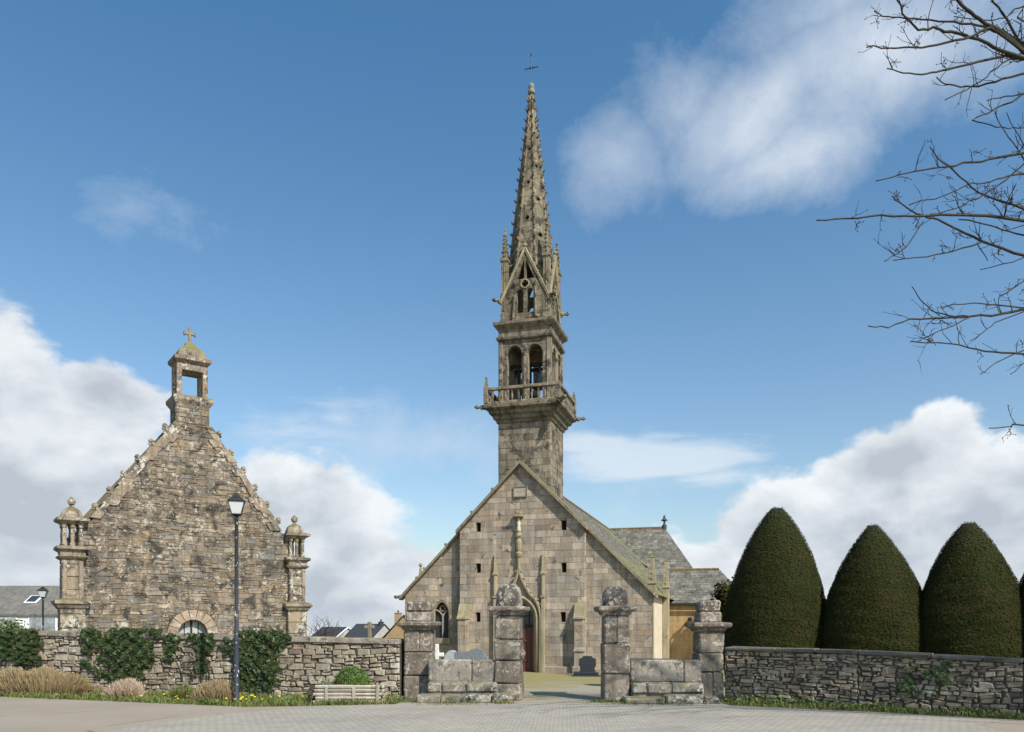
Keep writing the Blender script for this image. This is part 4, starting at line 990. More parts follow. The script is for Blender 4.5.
# turrets
def turret(x):
    y = .12; h = .345; m = MB()
    z = 0
    while z < 2.3: hh_ = min(random.uniform(.25, .45), 2.35-z); m.box(x-h, x+h, y-h, y+h, z+.003, z+hh_-.003, .02, 0, None, .006); z += hh_
    z = 2.55
    while z < 3.75: hh_ = random.uniform(.25, .42); hh_ = hh_ if z+hh_ < 3.7 else 3.86-z; m.box(x-h+.05, x+h-.05, y-h+.05, y+h-.05, z+.003, z+hh_-.003, .02, 0, None, .006); z += hh_
    for a in (-.22, .22): m.box(x+a-.06, x+a+.06, y-h-.0, y-h+.06, 2.6, 3.75, .02)
    m.box(x-h+.1, x+h-.1, y-h+.1, y+h-.1, 4.15, 5.0, .01) if False else None
    t_ = m.build('corner_turret', M_tur, chapel)
    m = MB(); m.sq(x, y, [(h, 2.28), (h+.05, 2.33), (h+.1, 2.42), (h+.15, 2.46), (h+.15, 2.55), (h-.05, 2.62)]); m.build('cornice', M_tur, t_)
    m = MB(); m.sq(x, y, [(h-.05, 3.8), (h+.03, 3.86), (h+.06, 3.9), (h-.02, 3.95), (h-.0, 4.05), (h+.1, 4.12), (h+.1, 4.2), (h-.1, 4.24)]); m.build('cornice', M_tur, t_)
    m = MB(); m.sq(x, y, [(h-.08, 4.88), (h-.0, 4.94), (h+.09, 4.99), (h+.1, 5.06), (h-.05, 5.11)]); m.build('cornice', M_tur, t_)
    m = MB()
    for a in (-.22, 0, .22):
        for b_ in (-.22, 0, .22):
            if a or b_: m.lathe(x+a, y+b_, [(.08, 4.22), (.08, 4.3), (.055, 4.34), (.065, 4.55), (.05, 4.76), (.08, 4.8), (.08, 4.9)], 8)
    m.box(x-.16, x+.16, y-.16, y+.16, 4.2, 4.92, .02) if x > 0 and False else None
    m.build('lantern', M_tur, t_)
    m = MB(); m.lathe(x, y, [(.33, 5.08), (.32, 5.18), (.27, 5.3), (.18, 5.39), (.08, 5.43), (.06, 5.46), (.06, 5.5), (.1, 5.53), (.12, 5.6), (.1, 5.67), (.04, 5.72), (.02, 5.76)], 8, ph=math.pi/8); m.build('dome', M_tur, t_, False)
turret(-t0); turret(t0)
random.seed(13)

# ---------------------------------------------------------------- lamp posts
def lamp(loc, H, label, s=1.0, rz=.3):
    t = thing('street_lamp', loc, rz, label, 'street lamp')
    b = MB(); b.lathe(0, 0, [(.085*s, 0), (.08*s, .06), (.06*s, .1), (.055*s, 1.4), (.058*s, 1.42), (.045*s, 1.46), (.04*s, H-.62), (.06*s, H-.6), (.03*s, H-.55), (.03*s, H-.5)], 12); b.build('post', M_lamp, t, True)
    z = H-.5; s *= 1.6; b = MB()
    for k in range(4):
        a = math.pi/4+k*math.pi/2
        b.tube([(.085*math.cos(a)*s, .085*math.sin(a)*s, z), (.148*math.cos(a)*s, .148*math.sin(a)*s, z+.27)], .008, 4)
    b.sq(0, 0, [(.03, z-.05), (.07*s, z-.01), (.07*s, z+.01), (.03, z+.012)]); b.sq(0, 0, [(.108*s, z+.265), (.118*s, z+.28), (.08*s, z+.35), (.05*s, z+.38), (.05*s, z+.41), (.03*s, z+.43), (.01, z+.47)])
    b.build('lantern_frame', M_iron, t)
    b = MB(); b.sq(0, 0, [(.055*s, z+.005), (.102*s, z+.268)]); b.build('lantern_glass', M_lampg, t)
    return t
lamp(((236.5-512)*17.3/F, 17.3, 0), 4.68, 'tall dark street lamp with flaking paint in front of the gabled chapel', 1.0)
lamp(((43-512)*34/F, 34, -.37), 3.75, 'small distant street lamp in front of the long slate-roofed white house', 1.0)

# ---------------------------------------------------------------- clipped yews
def yew_mesh(seed, hgt=5.4, rad=1.62, n=150000, lean=0.0, pw_=.8):
    rg = np.random.default_rng(seed)
    ph = rg.uniform(0, 6.28, 8)
    def rr(h, a):      # h from the top, 0..1
        r = rad*(1-(1-np.minimum(h/.86+.022, 1))**1.92)**pw_
        r = np.where(h > .86, rad*(1-.10*((h-.86)/.14)), r)
        bumpy = 1+.022*np.sin(3*a+ph[0]+5*h)+.012*np.sin(5*a+ph[1]-9*h)+.005*np.sin(h*46+2*np.sin(a+ph[2]))+.004*np.sin(h*90+3*np.sin(a*2+ph[3]))+.010*np.sin(9*a+ph[4]+17*h)
        return r*bumpy
    # core
    mb = MB(); K, Q = 26, 40; vs = []; fs = []
    for i in range(K+1):
        h = .01+.99*i/K
        for k in range(Q):
            a = 2*math.pi*k/Q; r = float(rr(np.array(h), np.array(a)))*.965; vs.append((r*math.cos(a)+lean*(1-h), r*math.sin(a), hgt*(1-h)))
    for i in range(K):
        for k in range(Q): fs.append((i*Q+k, i*Q+(k+1) % Q, (i+1)*Q+(k+1) % Q, (i+1)*Q+k))
    fs.append(tuple(range(Q))); mb.add(vs, fs)
    h = rg.uniform(0, 1, n*2)**.72; keep = rg.uniform(0, 1, n*2) < np.maximum(rr(h, h*0)/rad, .06); h = h[keep][:n]
    a = rg.uniform(0, 6.2832, len(h)); r = rr(h, a)*(1+rg.normal(0, .006, len(h)))
    C = np.stack([r*np.cos(a)+lean*(1-h), r*np.sin(a), hgt*(1-h)], 1)
    dh = .01; sl_ = (rr(np.clip(h+dh, 0, 1), a)-rr(np.clip(h-dh, 0, 1), a))/(2*dh*hgt)
    Nn = np.stack([np.cos(a), np.sin(a), sl_], 1); Nn /= np.linalg.norm(Nn, axis=1)[:, None]
    C += Nn*rg.uniform(-.03, .03, len(h))[:, None]
    return mb, C, Nn
def yew(px, ytop, d, half, seed, label, pw_=.8, lean=0):
    top = P(px, ytop, d).z-gz(d); rad = half*d/F
    t = thing('clipped_yew', ((px-512)*d/F, d, gz(d)), 0, label, 'yew', 'cone-clipped yews behind the right wall')
    mb, C, Nn = yew_mesh(seed, top, rad, lean=lean, pw_=pw_)
    mb.build('crown_core', M_yewcore, t, True)
    leaves('foliage', C, Nn, .018, M_yew, t, .45, .38)
    b = MB(); b.tube([(0, 0, -.1), (.02, 0, .3)], [.22, .2], 8); b.build('trunk', M_bark, t)
    return t
yew(776, 507, 22.6, 52.5, 1, 'tallest clipped yew cone, closest to the church', .79, .02)
yew(875, 524, 21.4, 54.5, 2, 'clipped yew cone second from the church, with a brownish face', .90, -.06)
yew(969, 522, 20.3, 53.5, 3, 'clipped yew cone third from the church, above the right part of the wall', .80, .0)
yew(1068, 527, 19.4, 57, 4, 'clipped yew cone cut off by the right edge of the photo')

# ---------------------------------------------------------------- ivy on the walls
def ivy(name, p0, p1, xr, zr, shape, n, label, m=M_ivy, size=.04, off=.07, bulge=.07, parent=None):
    p0 = Vector((p0[0], p0[1], 0)); p1 = Vector((p1[0], p1[1], 0)); A = (p1-p0).normalized(); Nn = Vector((A.y, -A.x, 0))
    t = thing(name, tuple(p0+A*(xr[0]+xr[1])/2), 0, label, 'ivy')
    base = p0+A*(xr[0]+xr[1])/2; C = []
    sd_ = RNG.uniform(0, 9, 6); tries = 0
    while len(C) < n and tries < n*30:
        tries += 1
        u, v = RNG.uniform(0, 1), RNG.uniform(0, 1)
        e = .2*math.sin(u*9+sd_[0])+.16*math.sin(v*11+sd_[1]+u*5)+.18*math.sin(u*23+v*9+sd_[2])*math.sin(v*14+sd_[4])+.12*math.sin(v*31+u*17+sd_[3])-.18
        s_ = shape(u, v)+e+RNG.normal(0, .05)
        if s_ < 0: continue
        x = xr[0]+(xr[1]-xr[0])*u; z = zr[0]+(zr[1]-zr[0])*v
        dpt = off+bulge*min(1, s_*1.4)*RNG.uniform(.2, 1)+.03*math.sin(u*40)*math.sin(v*30)
        q = p0+A*x+Nn*dpt+ZA*z-base; C.append((q.x, q.y, q.z))
    C = np.array(C); NN = np.tile(np.array([Nn.x, Nn.y, .35]), (len(C), 1))
    leaves('leaves', C, NN, size, m, t, .85, .55)
    b = MB()
    for k in range(7):
        x = xr[0]+(xr[1]-xr[0])*random.uniform(.25, .75); pts = []
        for j in range(6): pts.append(p0+A*(x+random.uniform(-.1, .1)*j*.6)+Nn*.045+ZA*(zr[0]+(zr[1]-zr[0])*j/6.5)-base)
        b.tube(pts, [.014-.0018*j for j in range(6)], 4)
    b.build('stems', M_bark, t)
    return t
def lx(px, A0, A1):           # distance along a wall line of the pixel column px
    A0 = Vector((A0[0], A0[1], 0)); A1 = Vector((A1[0], A1[1], 0)); a = (A1-A0).normalized(); k = (px-512)/F
    return (k*A0.y-A0.x)/(a.x-k*a.y)
W0, W1 = LW[1], LW[2]
el_ = lambda u, v: 1-((u-.5)/.5)**4-((1-v)/1.05)**6
ivy('ivy', W0, W1, (lx(-30, W0, W1), lx(44, W0, W1)), (.7, 1.62), lambda u, v: min(.55, (1.03-u)*2, (v-.05)*2), 2900, 'dark ivy spilling over the wall at the left edge of the photo')
ivy('ivy', W0, W1, (lx(84, W0, W1), lx(163, W0, W1)), (.12, 1.62), lambda u, v: min(.42, (v+.1-abs(u-.5)*1.8+.3)*.85, (v-.0)*2), 3200, 'broad dark ivy patch on the wall below the chapel window and left turret')
ivy('ivy', W0, W1, (lx(166, W0, W1), lx(232, W0, W1)), (.35, 1.5), lambda u, v: min(.35, v-.62+.25*math.sin(u*14)), 700, 'thin trailing ivy on the wall just left of the tall lamp', bulge=.04)
ivy('ivy', W0, W1, (lx(236, W0, W1), lx(292, W0, W1)), (.05, 1.58), lambda u, v: min(.5, (1-u)*1.3-(1-v)*.75+.22, u*2+.2), 3400, 'thick dark ivy column on the wall just right of the tall lamp', bulge=.12)
V0, V1 = RW[1], RW[2]
ivy('ivy', V0, V1, (lx(900, V0, V1), lx(955, V0, V1)), (.25, 1.06), lambda u, v: .42-abs(v-(.25+.6*u))*.8-abs(u-.5)*.3, 300, 'sparse pale ivy on the drystone wall below the third yew', m=M_ivyl, size=.026, bulge=.04, off=.04)

# ---------------------------------------------------------------- dry shrubs and planter
def dry_shrub(px, w, d, h, n, m, label, grp=None):
    x = (px-512)*d/F; t = thing('dry_shrub', (x, d, 0), 0, label, 'shrub', grp)
    u = RNG.uniform(-1, 1, n); ww = w*d/F/2; y = RNG.uniform(-.32, .32, n)
    env = (1-np.abs(u)**4)*(1-(y/.42)**2)**.5; base = np.stack([u*ww*.82, y*.7, np.zeros(n)], 1)
    tip = np.stack([u*ww+RNG.normal(0, .05, n), y+RNG.normal(0, .04, n), h*env*RNG.uniform(.55, 1.05, n)*(1+.08*np.sin(u*ww*7))], 1)
    lo = base+(tip-base)*RNG.uniform(0, .55, n)[:, None]; Dv = (tip-lo)/2; a = RNG.uniform(0, 6.28, n)
    quads('stems', (lo+tip)/2, np.stack([np.cos(a), np.sin(a), a*0], 1)*.005, Dv, m, t)
    b = MB(); b.blob((0, 0, h*.3), 1, n=2, jit=.08, sc=(ww*.82, .22, h*.42)); b.build('thatch', plain('thatch_core', (.12, .085, .045), (.07, .05, .03), 14, .95), t)
    return t
dry_shrub(36, 118, 19.1, .66, 12000, M_dry, 'long low hedge-like dry brown shrub at the far left of the wall')
dry_shrub(124, 34, 18.4, .46, 3200, M_dryp, 'small pale pinkish dry shrub below the broad ivy patch')
dry_shrub(215, 40, 17.45, .52, 4200, M_dry, 'rounded dry brown shrub just left of the tall lamp')
dry_shrub(183, 24, 17.9, .36, 1100, M_grass, 'small green half-dry shrub between the pale shrub and the rounded brown one')
random.seed(41)
pd = 17.15; px_ = (349-512)*pd/F
pt_ = thing('log_planter', (px_, pd, 0), R(2), 'weathered stacked-beam planter holding a green shrub against the wall', 'planter')
b = MB(); HWp = .78
for k in range(5):
    z = k*.084; sag = random.uniform(-.03, .03)
    b.tube([(-HWp+random.uniform(-.03, .08), .03, z+.045), (-.2, .02+random.uniform(-.01, .01), z+.047+sag*.2), (.3, .03, z+.045), (HWp-random.uniform(0, .12), .03, z+.045)], [.04+random.uniform(-.012, .004), .047+random.uniform(-.01, .002), .045+random.uniform(-.012, .002), .036], 7)
for q in (-.5, .1, .62): b.box(q-.035, q+.035, -.03, .0, -.02, .4+random.uniform(-.03, .03), .012, 0, None, .008)
b.build('front_beams', M_log, pt_)
b = MB()
for k in range(4): b.box(-HWp+.02, HWp-.04, .62, .72, k*.105, k*.105+.1, .03, 0, None, .012)
for k in range(4): b.box(HWp-.12, HWp-.02, .09, .61, k*.105, k*.105+.1, .03, 0, None, .01)
b.build('rear_beams', M_log, pt_)
b = MB()
for k in range(4): b.box(-HWp-.1, -HWp+.02, .0, .6, k*.09, k*.09+.085, .03, 0, None, .025)
for k in range(9): b.blob((-HWp-.07+random.uniform(-.05, .05), random.uniform(-.02, .4), random.uniform(.03, .33)), .07, n=1, jit=.3)
b.build('rotten_end', M_logend, pt_)
b = MB(); b.box(-HWp+.05, HWp-.13, .09, .61, 0, .36, .03); b.build('soil', plain('soil', (.045, .035, .025)), pt_)
def bush(name, loc, rx, ry, rz_, n, size, m, label, cat='shrub'):
    t = thing(name, loc, 0, label, cat)
    d = rvec(n); d[:, 2] = np.abs(d[:, 2])*1.0-.15*(RNG.uniform(0, 1, n) < .3); k = RNG.uniform(.72, 1.03, n)[:, None]*(1+.06*np.sin(d[:, :1]*9)*np.sin(d[:, 1:2]*8+d[:, 2:]*7))
    C = d*k*np.array([rx, ry, rz_])*(1+RNG.normal(0, .04, (n, 1))); leaves('leaves', C, d, size, m, t, .45, .9)
    b = MB(); b.blob((0, 0, rz_*.1), .8, n=2, jit=.05, sc=(rx, ry, rz_*.95)); b.build('inner_twigs', M_yewcore, t)
    b = MB(); b.tube([(0, 0, -.1), (0, 0, rz_*.5)], .03, 5); b.build('stem', M_bark, t); return t
bush('green_shrub', (px_+.0, pd+.33, .36), .41, .28, .44, 14000, .014, M_green, 'bright green dome-shaped shrub growing in the log planter')
bush('grey_plant', (px_-.55, pd+.3, .33), .2, .15, .15, 900, .016, M_greyp, 'low grey-green plant at the left end of the log planter', 'plant')
bush('yellow_plant', (px_+.5, pd+.35, .33), .16, .15, .13, 500, .018, M_dry, 'small yellowish tuft at the right end of the log planter', 'plant')

# ---------------------------------------------------------------- graves
def grave(px, d, rz, label, fn, cat='headstone', grp='graves in the churchyard', name='headstone'):
    t = thing(name, ((px-512)*d/F, d, gz(d)), R(rz), label, cat, grp); fn(t); return t
def gz_z(py, d): return P(0, py, d).z-gz(d)
def f(t):
    h = gz_z(644, 26); b = MB(); b.box(-.06, .06, -.05, .05, 0, h, .015); b.box(-.24, .24, -.045, .045, h-.42, h-.29, .015); b.build('cross', M_marb, t); b = MB(); b.box(-.3, .3, -.2, .2, 0, .3, .03); b.build('base', M_marb, t)
grave(437, 26, -10, 'white stone cross grave marker beside the leftmost gate pillar', f, 'grave cross', name='grave_cross')
def rounded(w, h, m, y=.09, base=True, bow=.25):
    def f(t):
        b = MB(); pts = [(-w, .15), (w, .15), (w, h*(1-bow))]+[(w*math.cos(a), h*(1-bow)+h*bow*math.sin(a)) for a in [k*math.pi/10 for k in range(1, 10)]]+[(-w, h*(1-bow))]
        b.prism(pts, -y, y); b.build('stone', m, t)
        b = MB(); b.box(-w-.1, w+.1, -.2, .25, -.02, .16, .02); b.build('base', m, t)
    return f
grave(452, 27, -12, 'pale rounded headstone left of the wide dark headstone', rounded(.27, gz_z(650, 27), M_gran_p, bow=.4))
def shoulder(w, h, m):
    def f(t):
        b = MB(); pts = [(-w, .15), (w, .15), (w*1.0, h*.94), (w*.55, h), (w*.25, h*.95), (-w*.3, h*.86), (-w*.95, h*.88)]
        b.prism(pts, -.09, .09); b.build('stone', m, t); b = MB(); b.box(-w-.1, w+.1, -.2, .25, -.02, .16, .02); b.build('base', m, t)
    return f
grave(469, 25.5, -14, 'wide dark grey headstone with stepped top left of the round-topped pillar', shoulder(.5, gz_z(648, 25.5), M_gran_g))
grave(482.5, 28, -14, 'small grey rounded headstone half hidden at the right of the wide dark one', rounded(.22, gz_z(654, 28), M_gran_g, bow=.4))
def darkstone(t):
    b = MB(); w, h = .32, .78; pts = [(-w, .16), (w, .16), (w*.82, .3), (w*1.02, .42), (w*1.0, h*.86), (w*.6, h*.92), (w*.5, h), (-w*.5, h), (-w*.6, h*.92), (-w*1.0, h*.86), (-w*1.02, .42), (-w*.82, .3)]
    b.prism(pts, -.08, .08); b.build('stone', M_gran_b, t)
    b = MB(); b.box(-.55, .55, -.5, .25, -.03, .07, .015); b.box(-.42, .42, -.18, .2, .07, .17, .015); b.build('base', M_gran_b, t)
    b = MB(); b.box(-.5, -.3, -.35, -.2, .07, .2, .02); b.build('vase', M_gran_b, t)
grave(587.5, 30, -12, 'polished dark scroll-shaped headstone right of the church door', darkstone)
def pcross(t):
    b = MB(); b.box(-.28, .28, -.28, .28, -.05, .35, .04); b.sq(0, 0, [(.2, .35), (.17, .9), (.22, .95), (.2, 1.05), (.1, 1.1)]); b.build('pedestal', M_ash, t)
    b = MB(); b.box(-.03, .03, -.03, .03, 1.08, 1.6, .01); b.box(-.12, .12, -.028, .028, 1.36, 1.42, .01); b.build('cross', M_slab, t)
grave(579.5, 31.6, -14, 'thin stone cross on a tapered pedestal behind the dark scroll-shaped headstone', pcross, 'grave cross', name='pedestal_cross')
def tomb(w, l, h, hs, m, m2):
    def f(t):
        b = MB(); b.box(-w, w, -l, l, 0, h, .02); b.build('plinth', m2, t); b = MB(); b.box(-w*.9, w*.9, -l*.95, l*.95, h, h+.09, .02); b.build('slab', m, t)
        b = MB(); b.box(-w*.85, w*.6, l-.18, l-.02, h+.09, h+.09+hs, .03); b.build('headstone', m, t)
    return f
grave(646, 22.5, 60, 'raised black polished tomb behind the low wall right of the path', tomb(.5, 1.0, .72, .28, M_gran_b, M_marb), 'tomb', name='tomb')
grave(664, 21.6, 66, 'flat dark grey tomb slab next to the raised black tomb', tomb(.42, .9, .6, .06, M_gran_g, M_gran_b), 'tomb', name='tomb')
# calvary cross between the chapel and the church, seen over the wall
cd_ = 30; cz = P(0, 624, cd_).z
t = thing('stone_cross', ((369.5-512)*cd_/F, cd_, gz(cd_)), R(-8), 'weathered plain stone cross rising above the left wall before the far slate roofs', 'stone cross')
b = MB(); b.box(-.075, .075, -.07, .07, 0, cz+.36, .02, 0, None, .008); b.box(-.2, .2, -.065, .065, cz+.1, cz+.24, .02, 0, None, .008); b.build('shaft', M_cop, t)
b = MB(); b.box(-.4, .4, -.4, .4, -.05, .3, .04); b.build('plinth', M_ash, t)

# ---------------------------------------------------------------- far houses
def house(loc, rz, w, dp, he, hr, label, wallm, roofm, wins=(), skyl=None, chim=None, endm=None, verge=None):
    """ridge along local x; w length, dp depth, eaves he, ridge hr (heights above ground)"""
    t = thing('house', loc, rz, label, 'house'); b = MB(); h = w/2
    b.prism([(-h, -.5), (h, -.5), (h, he), (-h, he)], 0, .2); b.build('wall', wallm, t); b = MB(); b.prism([(-h, -.5), (h, -.5), (h, he), (-h, he)], dp-.2, dp); b.build('wall', wallm, t)
    for x in (-h, h-.2):
        b = MB(); vs = [(x, .2, -.5), (x, dp-.2, -.5), (x, dp-.2, he), (x, dp/2, hr-.08), (x, .2, he)]
        b.add(vs+[(a+.2, y, z) for a, y, z in vs], [(0, 1, 2, 3, 4), (9, 8, 7, 6, 5)]+[(k, (k+1) % 5, 5+(k+1) % 5, 5+k) for k in range(5)]); b.build('gable_end', endm or wallm, t)
    b = MB(); sl_ = (hr-he)/(dp/2); e = .25
    for s_ in (0, 1):
        e = .12; y0 = -e if s_ == 0 else dp+e; z0 = he-e*sl_
        vs = [(-h-.1, y0, z0), (h+.1, y0, z0), (h+.1, dp/2, hr), (-h-.1, dp/2, hr)]
        b.add(vs+[(x, y, z+.1) for x, y, z in vs], [(0, 1, 2, 3), (7, 6, 5, 4)]+[(k, (k+1) % 4, 4+(k+1) % 4, 4+k) for k in range(4)])
    rf = b.build('roof', roofm, t)
    if verge:
        b = MB()
        for s_ in (0, 1):
            y0 = -e if s_ == 0 else dp+e; z0 = he-e*sl_
            b.tube([(h+.14, y0, z0+.03), (h+.14, dp/2, hr+.03)], .1, 4)
        b.build('verge_board', verge, rf)
    if skyl:
        x, q = skyl; y = dp/2*q; z = he+(hr-he)*q; an = math.atan(sl_); T = Matrix.Translation((x, y, z+.12)) @ Matrix.Rotation(an, 4, 'X')
        b = MB(); b.box(-.35, .35, -.45, .45, 0, .07, .01, 0, T); sk = b.build('skylight', M_white, rf); b = MB(); b.box(-.27, .27, -.37, .37, .07, .085, .002, 0, T); b.build('pane', M_glass, sk)
    if chim:
        for (x, y, cw, z0, z1, cm) in chim:
            b = MB(); b.box(x-cw, x+cw, y-.3, y+.3, z0, z1, .02, 0); b.box(x-cw-.05, x+cw+.05, y-.35, y+.35, z1, z1+.08, .02); c1 = b.build('chimney', cm, rf)
            b = MB(); b.lathe(x, y, [(.1, z1+.08), (.09, z1+.35)], 8); b.build('chimney_pot', M_dkslate, c1)
    pm = plain('curtained_pane', (.32, .34, .36), (.18, .19, .2), 3, .25)
    for (x, z, ww, hh_) in wins:
        b = MB(); b.box(x-ww-.08, x+ww+.08, -.03, .05, z-hh_-.08, z+hh_+.08, .01); wf = b.build('window', M_white, t)
        b = MB(); b.box(x-ww, x-.03, -.04, -.031, z-hh_, z+hh_, .001); b.box(x+.03, x+ww, -.04, -.031, z-hh_, z+hh_, .001); b.build('pane', pm, wf)
    return t
g0 = -.37; hd = 44
zr_, ze_ = P(0, 587, hd+2.5).z-g0, P(0, 616.5, hd).z-g0+.1
M_gslate = stone('house_slate', [(.15, .14, .13), (.18, .17, .155)], .1, lich=(.22, .22, .2), dark=.15, moss=.1, grain=.25, up=.1)
house(((-10-512)*hd/F, hd, g0), R(2), 8.6, 6, ze_, zr_, 'low white house with a long grey slate roof and skylight at the far left', M_white, M_gslate, wins=((2.9, ze_-.65, .72, .5), (.9, ze_-.55, .55, .35)), skyl=(1.65, .45))
house((-23.8, 95, -3), R(-35), 4.4, 6, 2.2, 4.1, 'small dark-roofed house with a white verge seen beyond the left wall', M_grey, M_dkslate, verge=M_white)
house((-18.1, 88, -3), R(-35), 4.4, 6, 2.2, 4.5, 'dark slate-roofed house with a pale grey gable left of the tan house', M_grey, M_dkslate, chim=((1.7, 3, .14, 4.3, 4.75, M_dkslate),))
house((-7.85, 88.8, -3), R(80), 7, 7, 1.9, 5.5, 'tan rendered house gable with a chimney just left of the church', M_oc2, M_dkslate, chim=((-3.0, 4.3, .4, 4.6, 5.75, M_oc2),))

# ---------------------------------------------------------------- background vegetation
def far_tree(loc, rx, h, n, label, m=M_far, size=.09, name='tree', cat='tree', bare=False):
    t = thing(name, loc, 0, label, cat); b = MB(); tips = []
    b.tube([(0, 0, -.2), (.05, 0, h*.3), (0, .05, h*.6)], [.12, .1, .05], 6)
    for k in range(16 if not bare else 26):
        a = random.uniform(0, 6.28); z0 = h*random.uniform(.15, .6); e = Vector((rx*math.cos(a)*random.uniform(.4, 1), rx*math.sin(a)*random.uniform(.4, 1), z0+h*random.uniform(.15, .4)))
        s0 = Vector((0, 0, z0)); m_ = (s0+e)/2+Vector((0, 0, -.1)); b.tube([s0, m_, e], [.04, .025, .01] if not bare else [.022, .014, .006], 4); tips.append(e)
        if bare:
            for j in range(5):
                q = s0.lerp(e, random.uniform(.4, 1)); b.tube([q, q+Vector((random.gauss(0, .3), random.gauss(0, .3), random.uniform(.2, .6)))], [.012, .004], 3)
    b.build('trunk', M_bark, t)
    if n:
        c_ = RNG.integers(0, len(tips), n); T_ = np.array([tuple(v) for v in tips])[c_]+RNG.normal(0, .22*rx, (n, 3)); T_[:, 2] = np.maximum(T_[:, 2], .2)
        d = T_-np.array([0, 0, h*.5]); d /= np.linalg.norm(d, axis=1)[:, None]+1e-6; leaves('crown', T_, d, size, m, t, .6, .8)
    return t
far_tree((P(738, 0, 38).x, 38, g0), .9, P(0, 570, 38).z-g0, 3500, 'dark conifer peeping out between the sacristy roof and the tallest yew', M_yew, .09)
far_tree((P(-6, 0, 27).x, 27, g0), .8, P(0, 622, 27).z-g0, 3500, 'green leafy bush behind the wall at the left edge of the photo', M_ivyl, .06, 'bush', 'bush')
far_tree((P(326, 0, 44).x, 44, g0), 1.5, P(0, 611, 44).z-g0, 0, 'leafless bush behind the wall between the right turret and the dark roofs', name='bare_bush', cat='bush', bare=True)
for k, (px, d_, yt) in enumerate(((300, 70, 632), (395, 75, 634), (-60, 58, 590), (1100, 58, 560))):
    if k < 2: continue
    far_tree((P(px, 0, d_).x, d_, g0), 3, P(0, yt, d_).z-g0, 5000, ('rounded evergreen outside the left edge beyond the white house', 'rounded evergreen behind the yew at the right edge')[k-2], M_far, .2)

# ---------------------------------------------------------------- bare ash tree reaching in from the right
def r4(x, y): return (810+x/3.327, y/3.327)
def r5(x, y): return (810+x/2.815, 200+y/2.815)
random.seed(51)
TB = Vector((16.5, 8.6, 0)); ash = thing('bare_tree', TB, 0, 'leafless tree whose thin branches reach in from the right edge of the sky', 'tree')
tr = MB(); br = MB(); tw = MB()
trunk = [Vector((0, 0, -.2)), Vector((-.1, 0, 2)), Vector((-.15, -.1, 4.2)), Vector((-.35, -.2, 6.5)), Vector((-.5, -.3, 9)), Vector((-.4, -.2, 11.5)), Vector((-.6, -.3, 14))]
tr.tube(trunk, [.3, .25, .22, .18, .14, .09, .04], 10)
def near_trunk(z):
    z = max(2, min(z, 13.5))
    for a, b_ in zip(trunk, trunk[1:]):
        if a.z <= z <= b_.z: return a.lerp(b_, (z-a.z)/(b_.z-a.z))
    return trunk[-1]
def wiggle(pts, amp, sub=3):
    out = []
    for a, b_ in zip(pts, pts[1:]):
        for k in range(sub): out.append(a.lerp(b_, k/sub)+(Vector([random.gauss(0, amp) for _ in range(3)]) if k else Vector()))
    out.append(pts[-1]); return out
def twig(p, d, L, r, lvl=0):
    n = 4; pts = [p]; q = p.copy(); dd = d.normalized()
    for k in range(n):
        dd = (dd+Vector((random.gauss(0, .2), random.gauss(0, .2), random.gauss(.1, .18)))).normalized(); q = q+dd*L/n; pts.append(q.copy())
    tw.tube(pts, [r*(1-.6*k/n) for k in range(n+1)], 4); tw.blob(pts[-1], r*1.25, n=1, jit=.2)
    if lvl < 1:
        for k in range(random.randint(1, 3)):
            s_ = random.choice(pts[1:]); twig(s_, dd+Vector((random.gauss(0, .9), random.gauss(0, .7), random.gauss(.1, .8))), L*random.uniform(.2, .5), r*.7, lvl+1)
def cluster(p):
    for _ in range(random.randint(4, 8)):
        d = Vector((random.gauss(0, 1), random.gauss(0, 1), random.gauss(-.1, 1))).normalized(); q = p+d*random.uniform(.03, .11); tw.tube([p, q], [.004, .003], 3); tw.blob(q, .008, n=1)
def branch(pts2, w0, w1, d0, d1, root=True, tws=7, dens=1):
    """pts2 run from the frame edge (thick) to the tip, widths in px"""
    n = len(pts2); P3 = []
    for k, (px, py) in enumerate(pts2):
        d = d0+(d1-d0)*k/(n-1); P3.append(P(px, py, d)-TB)
    pw = wiggle(P3, .008); m_ = len(pw); rad = [(w0+(w1-w0)*(k/(m_-1))**.8)*.5*((d0+d1)/2)/F for k in range(m_)]
    if root:
        e = P3[0]; dirn = (P3[0]-P3[1]).normalized(); st = near_trunk(e.z-.9 if e.z < 9 else e.z-1.5)
        c1 = e+dirn*min(2.0, (st-e).length*.5); L = []
        for k in range(7):
            u = k/7; L.append(st*(1-u)**2+c1*(2*u*(1-u))+e*u*u)
        pw = L+pw; rad = [rad[0]*(1.9-.9*k/7) for k in range(7)]+rad
    br.tube(pw, rad, 6); br.blob(pw[-1], rad[-1]*1.4, n=1)
    for k in range(int(tws)):
        i = random.randint(int(len(pw)*.3), len(pw)-2); d = (pw[i+1]-pw[i]).normalized()
        s_ = Vector((random.gauss(0, .5), random.gauss(0, .7), random.choice((-1, 1, 1))*random.uniform(.5, 1.1)))
        twig(pw[i], d*.9+s_*.8, random.uniform(.12, .42)*dens, max(.006, rad[i]*.45))
        if random.random() < .3: cluster(pw[i]+s_*.12)
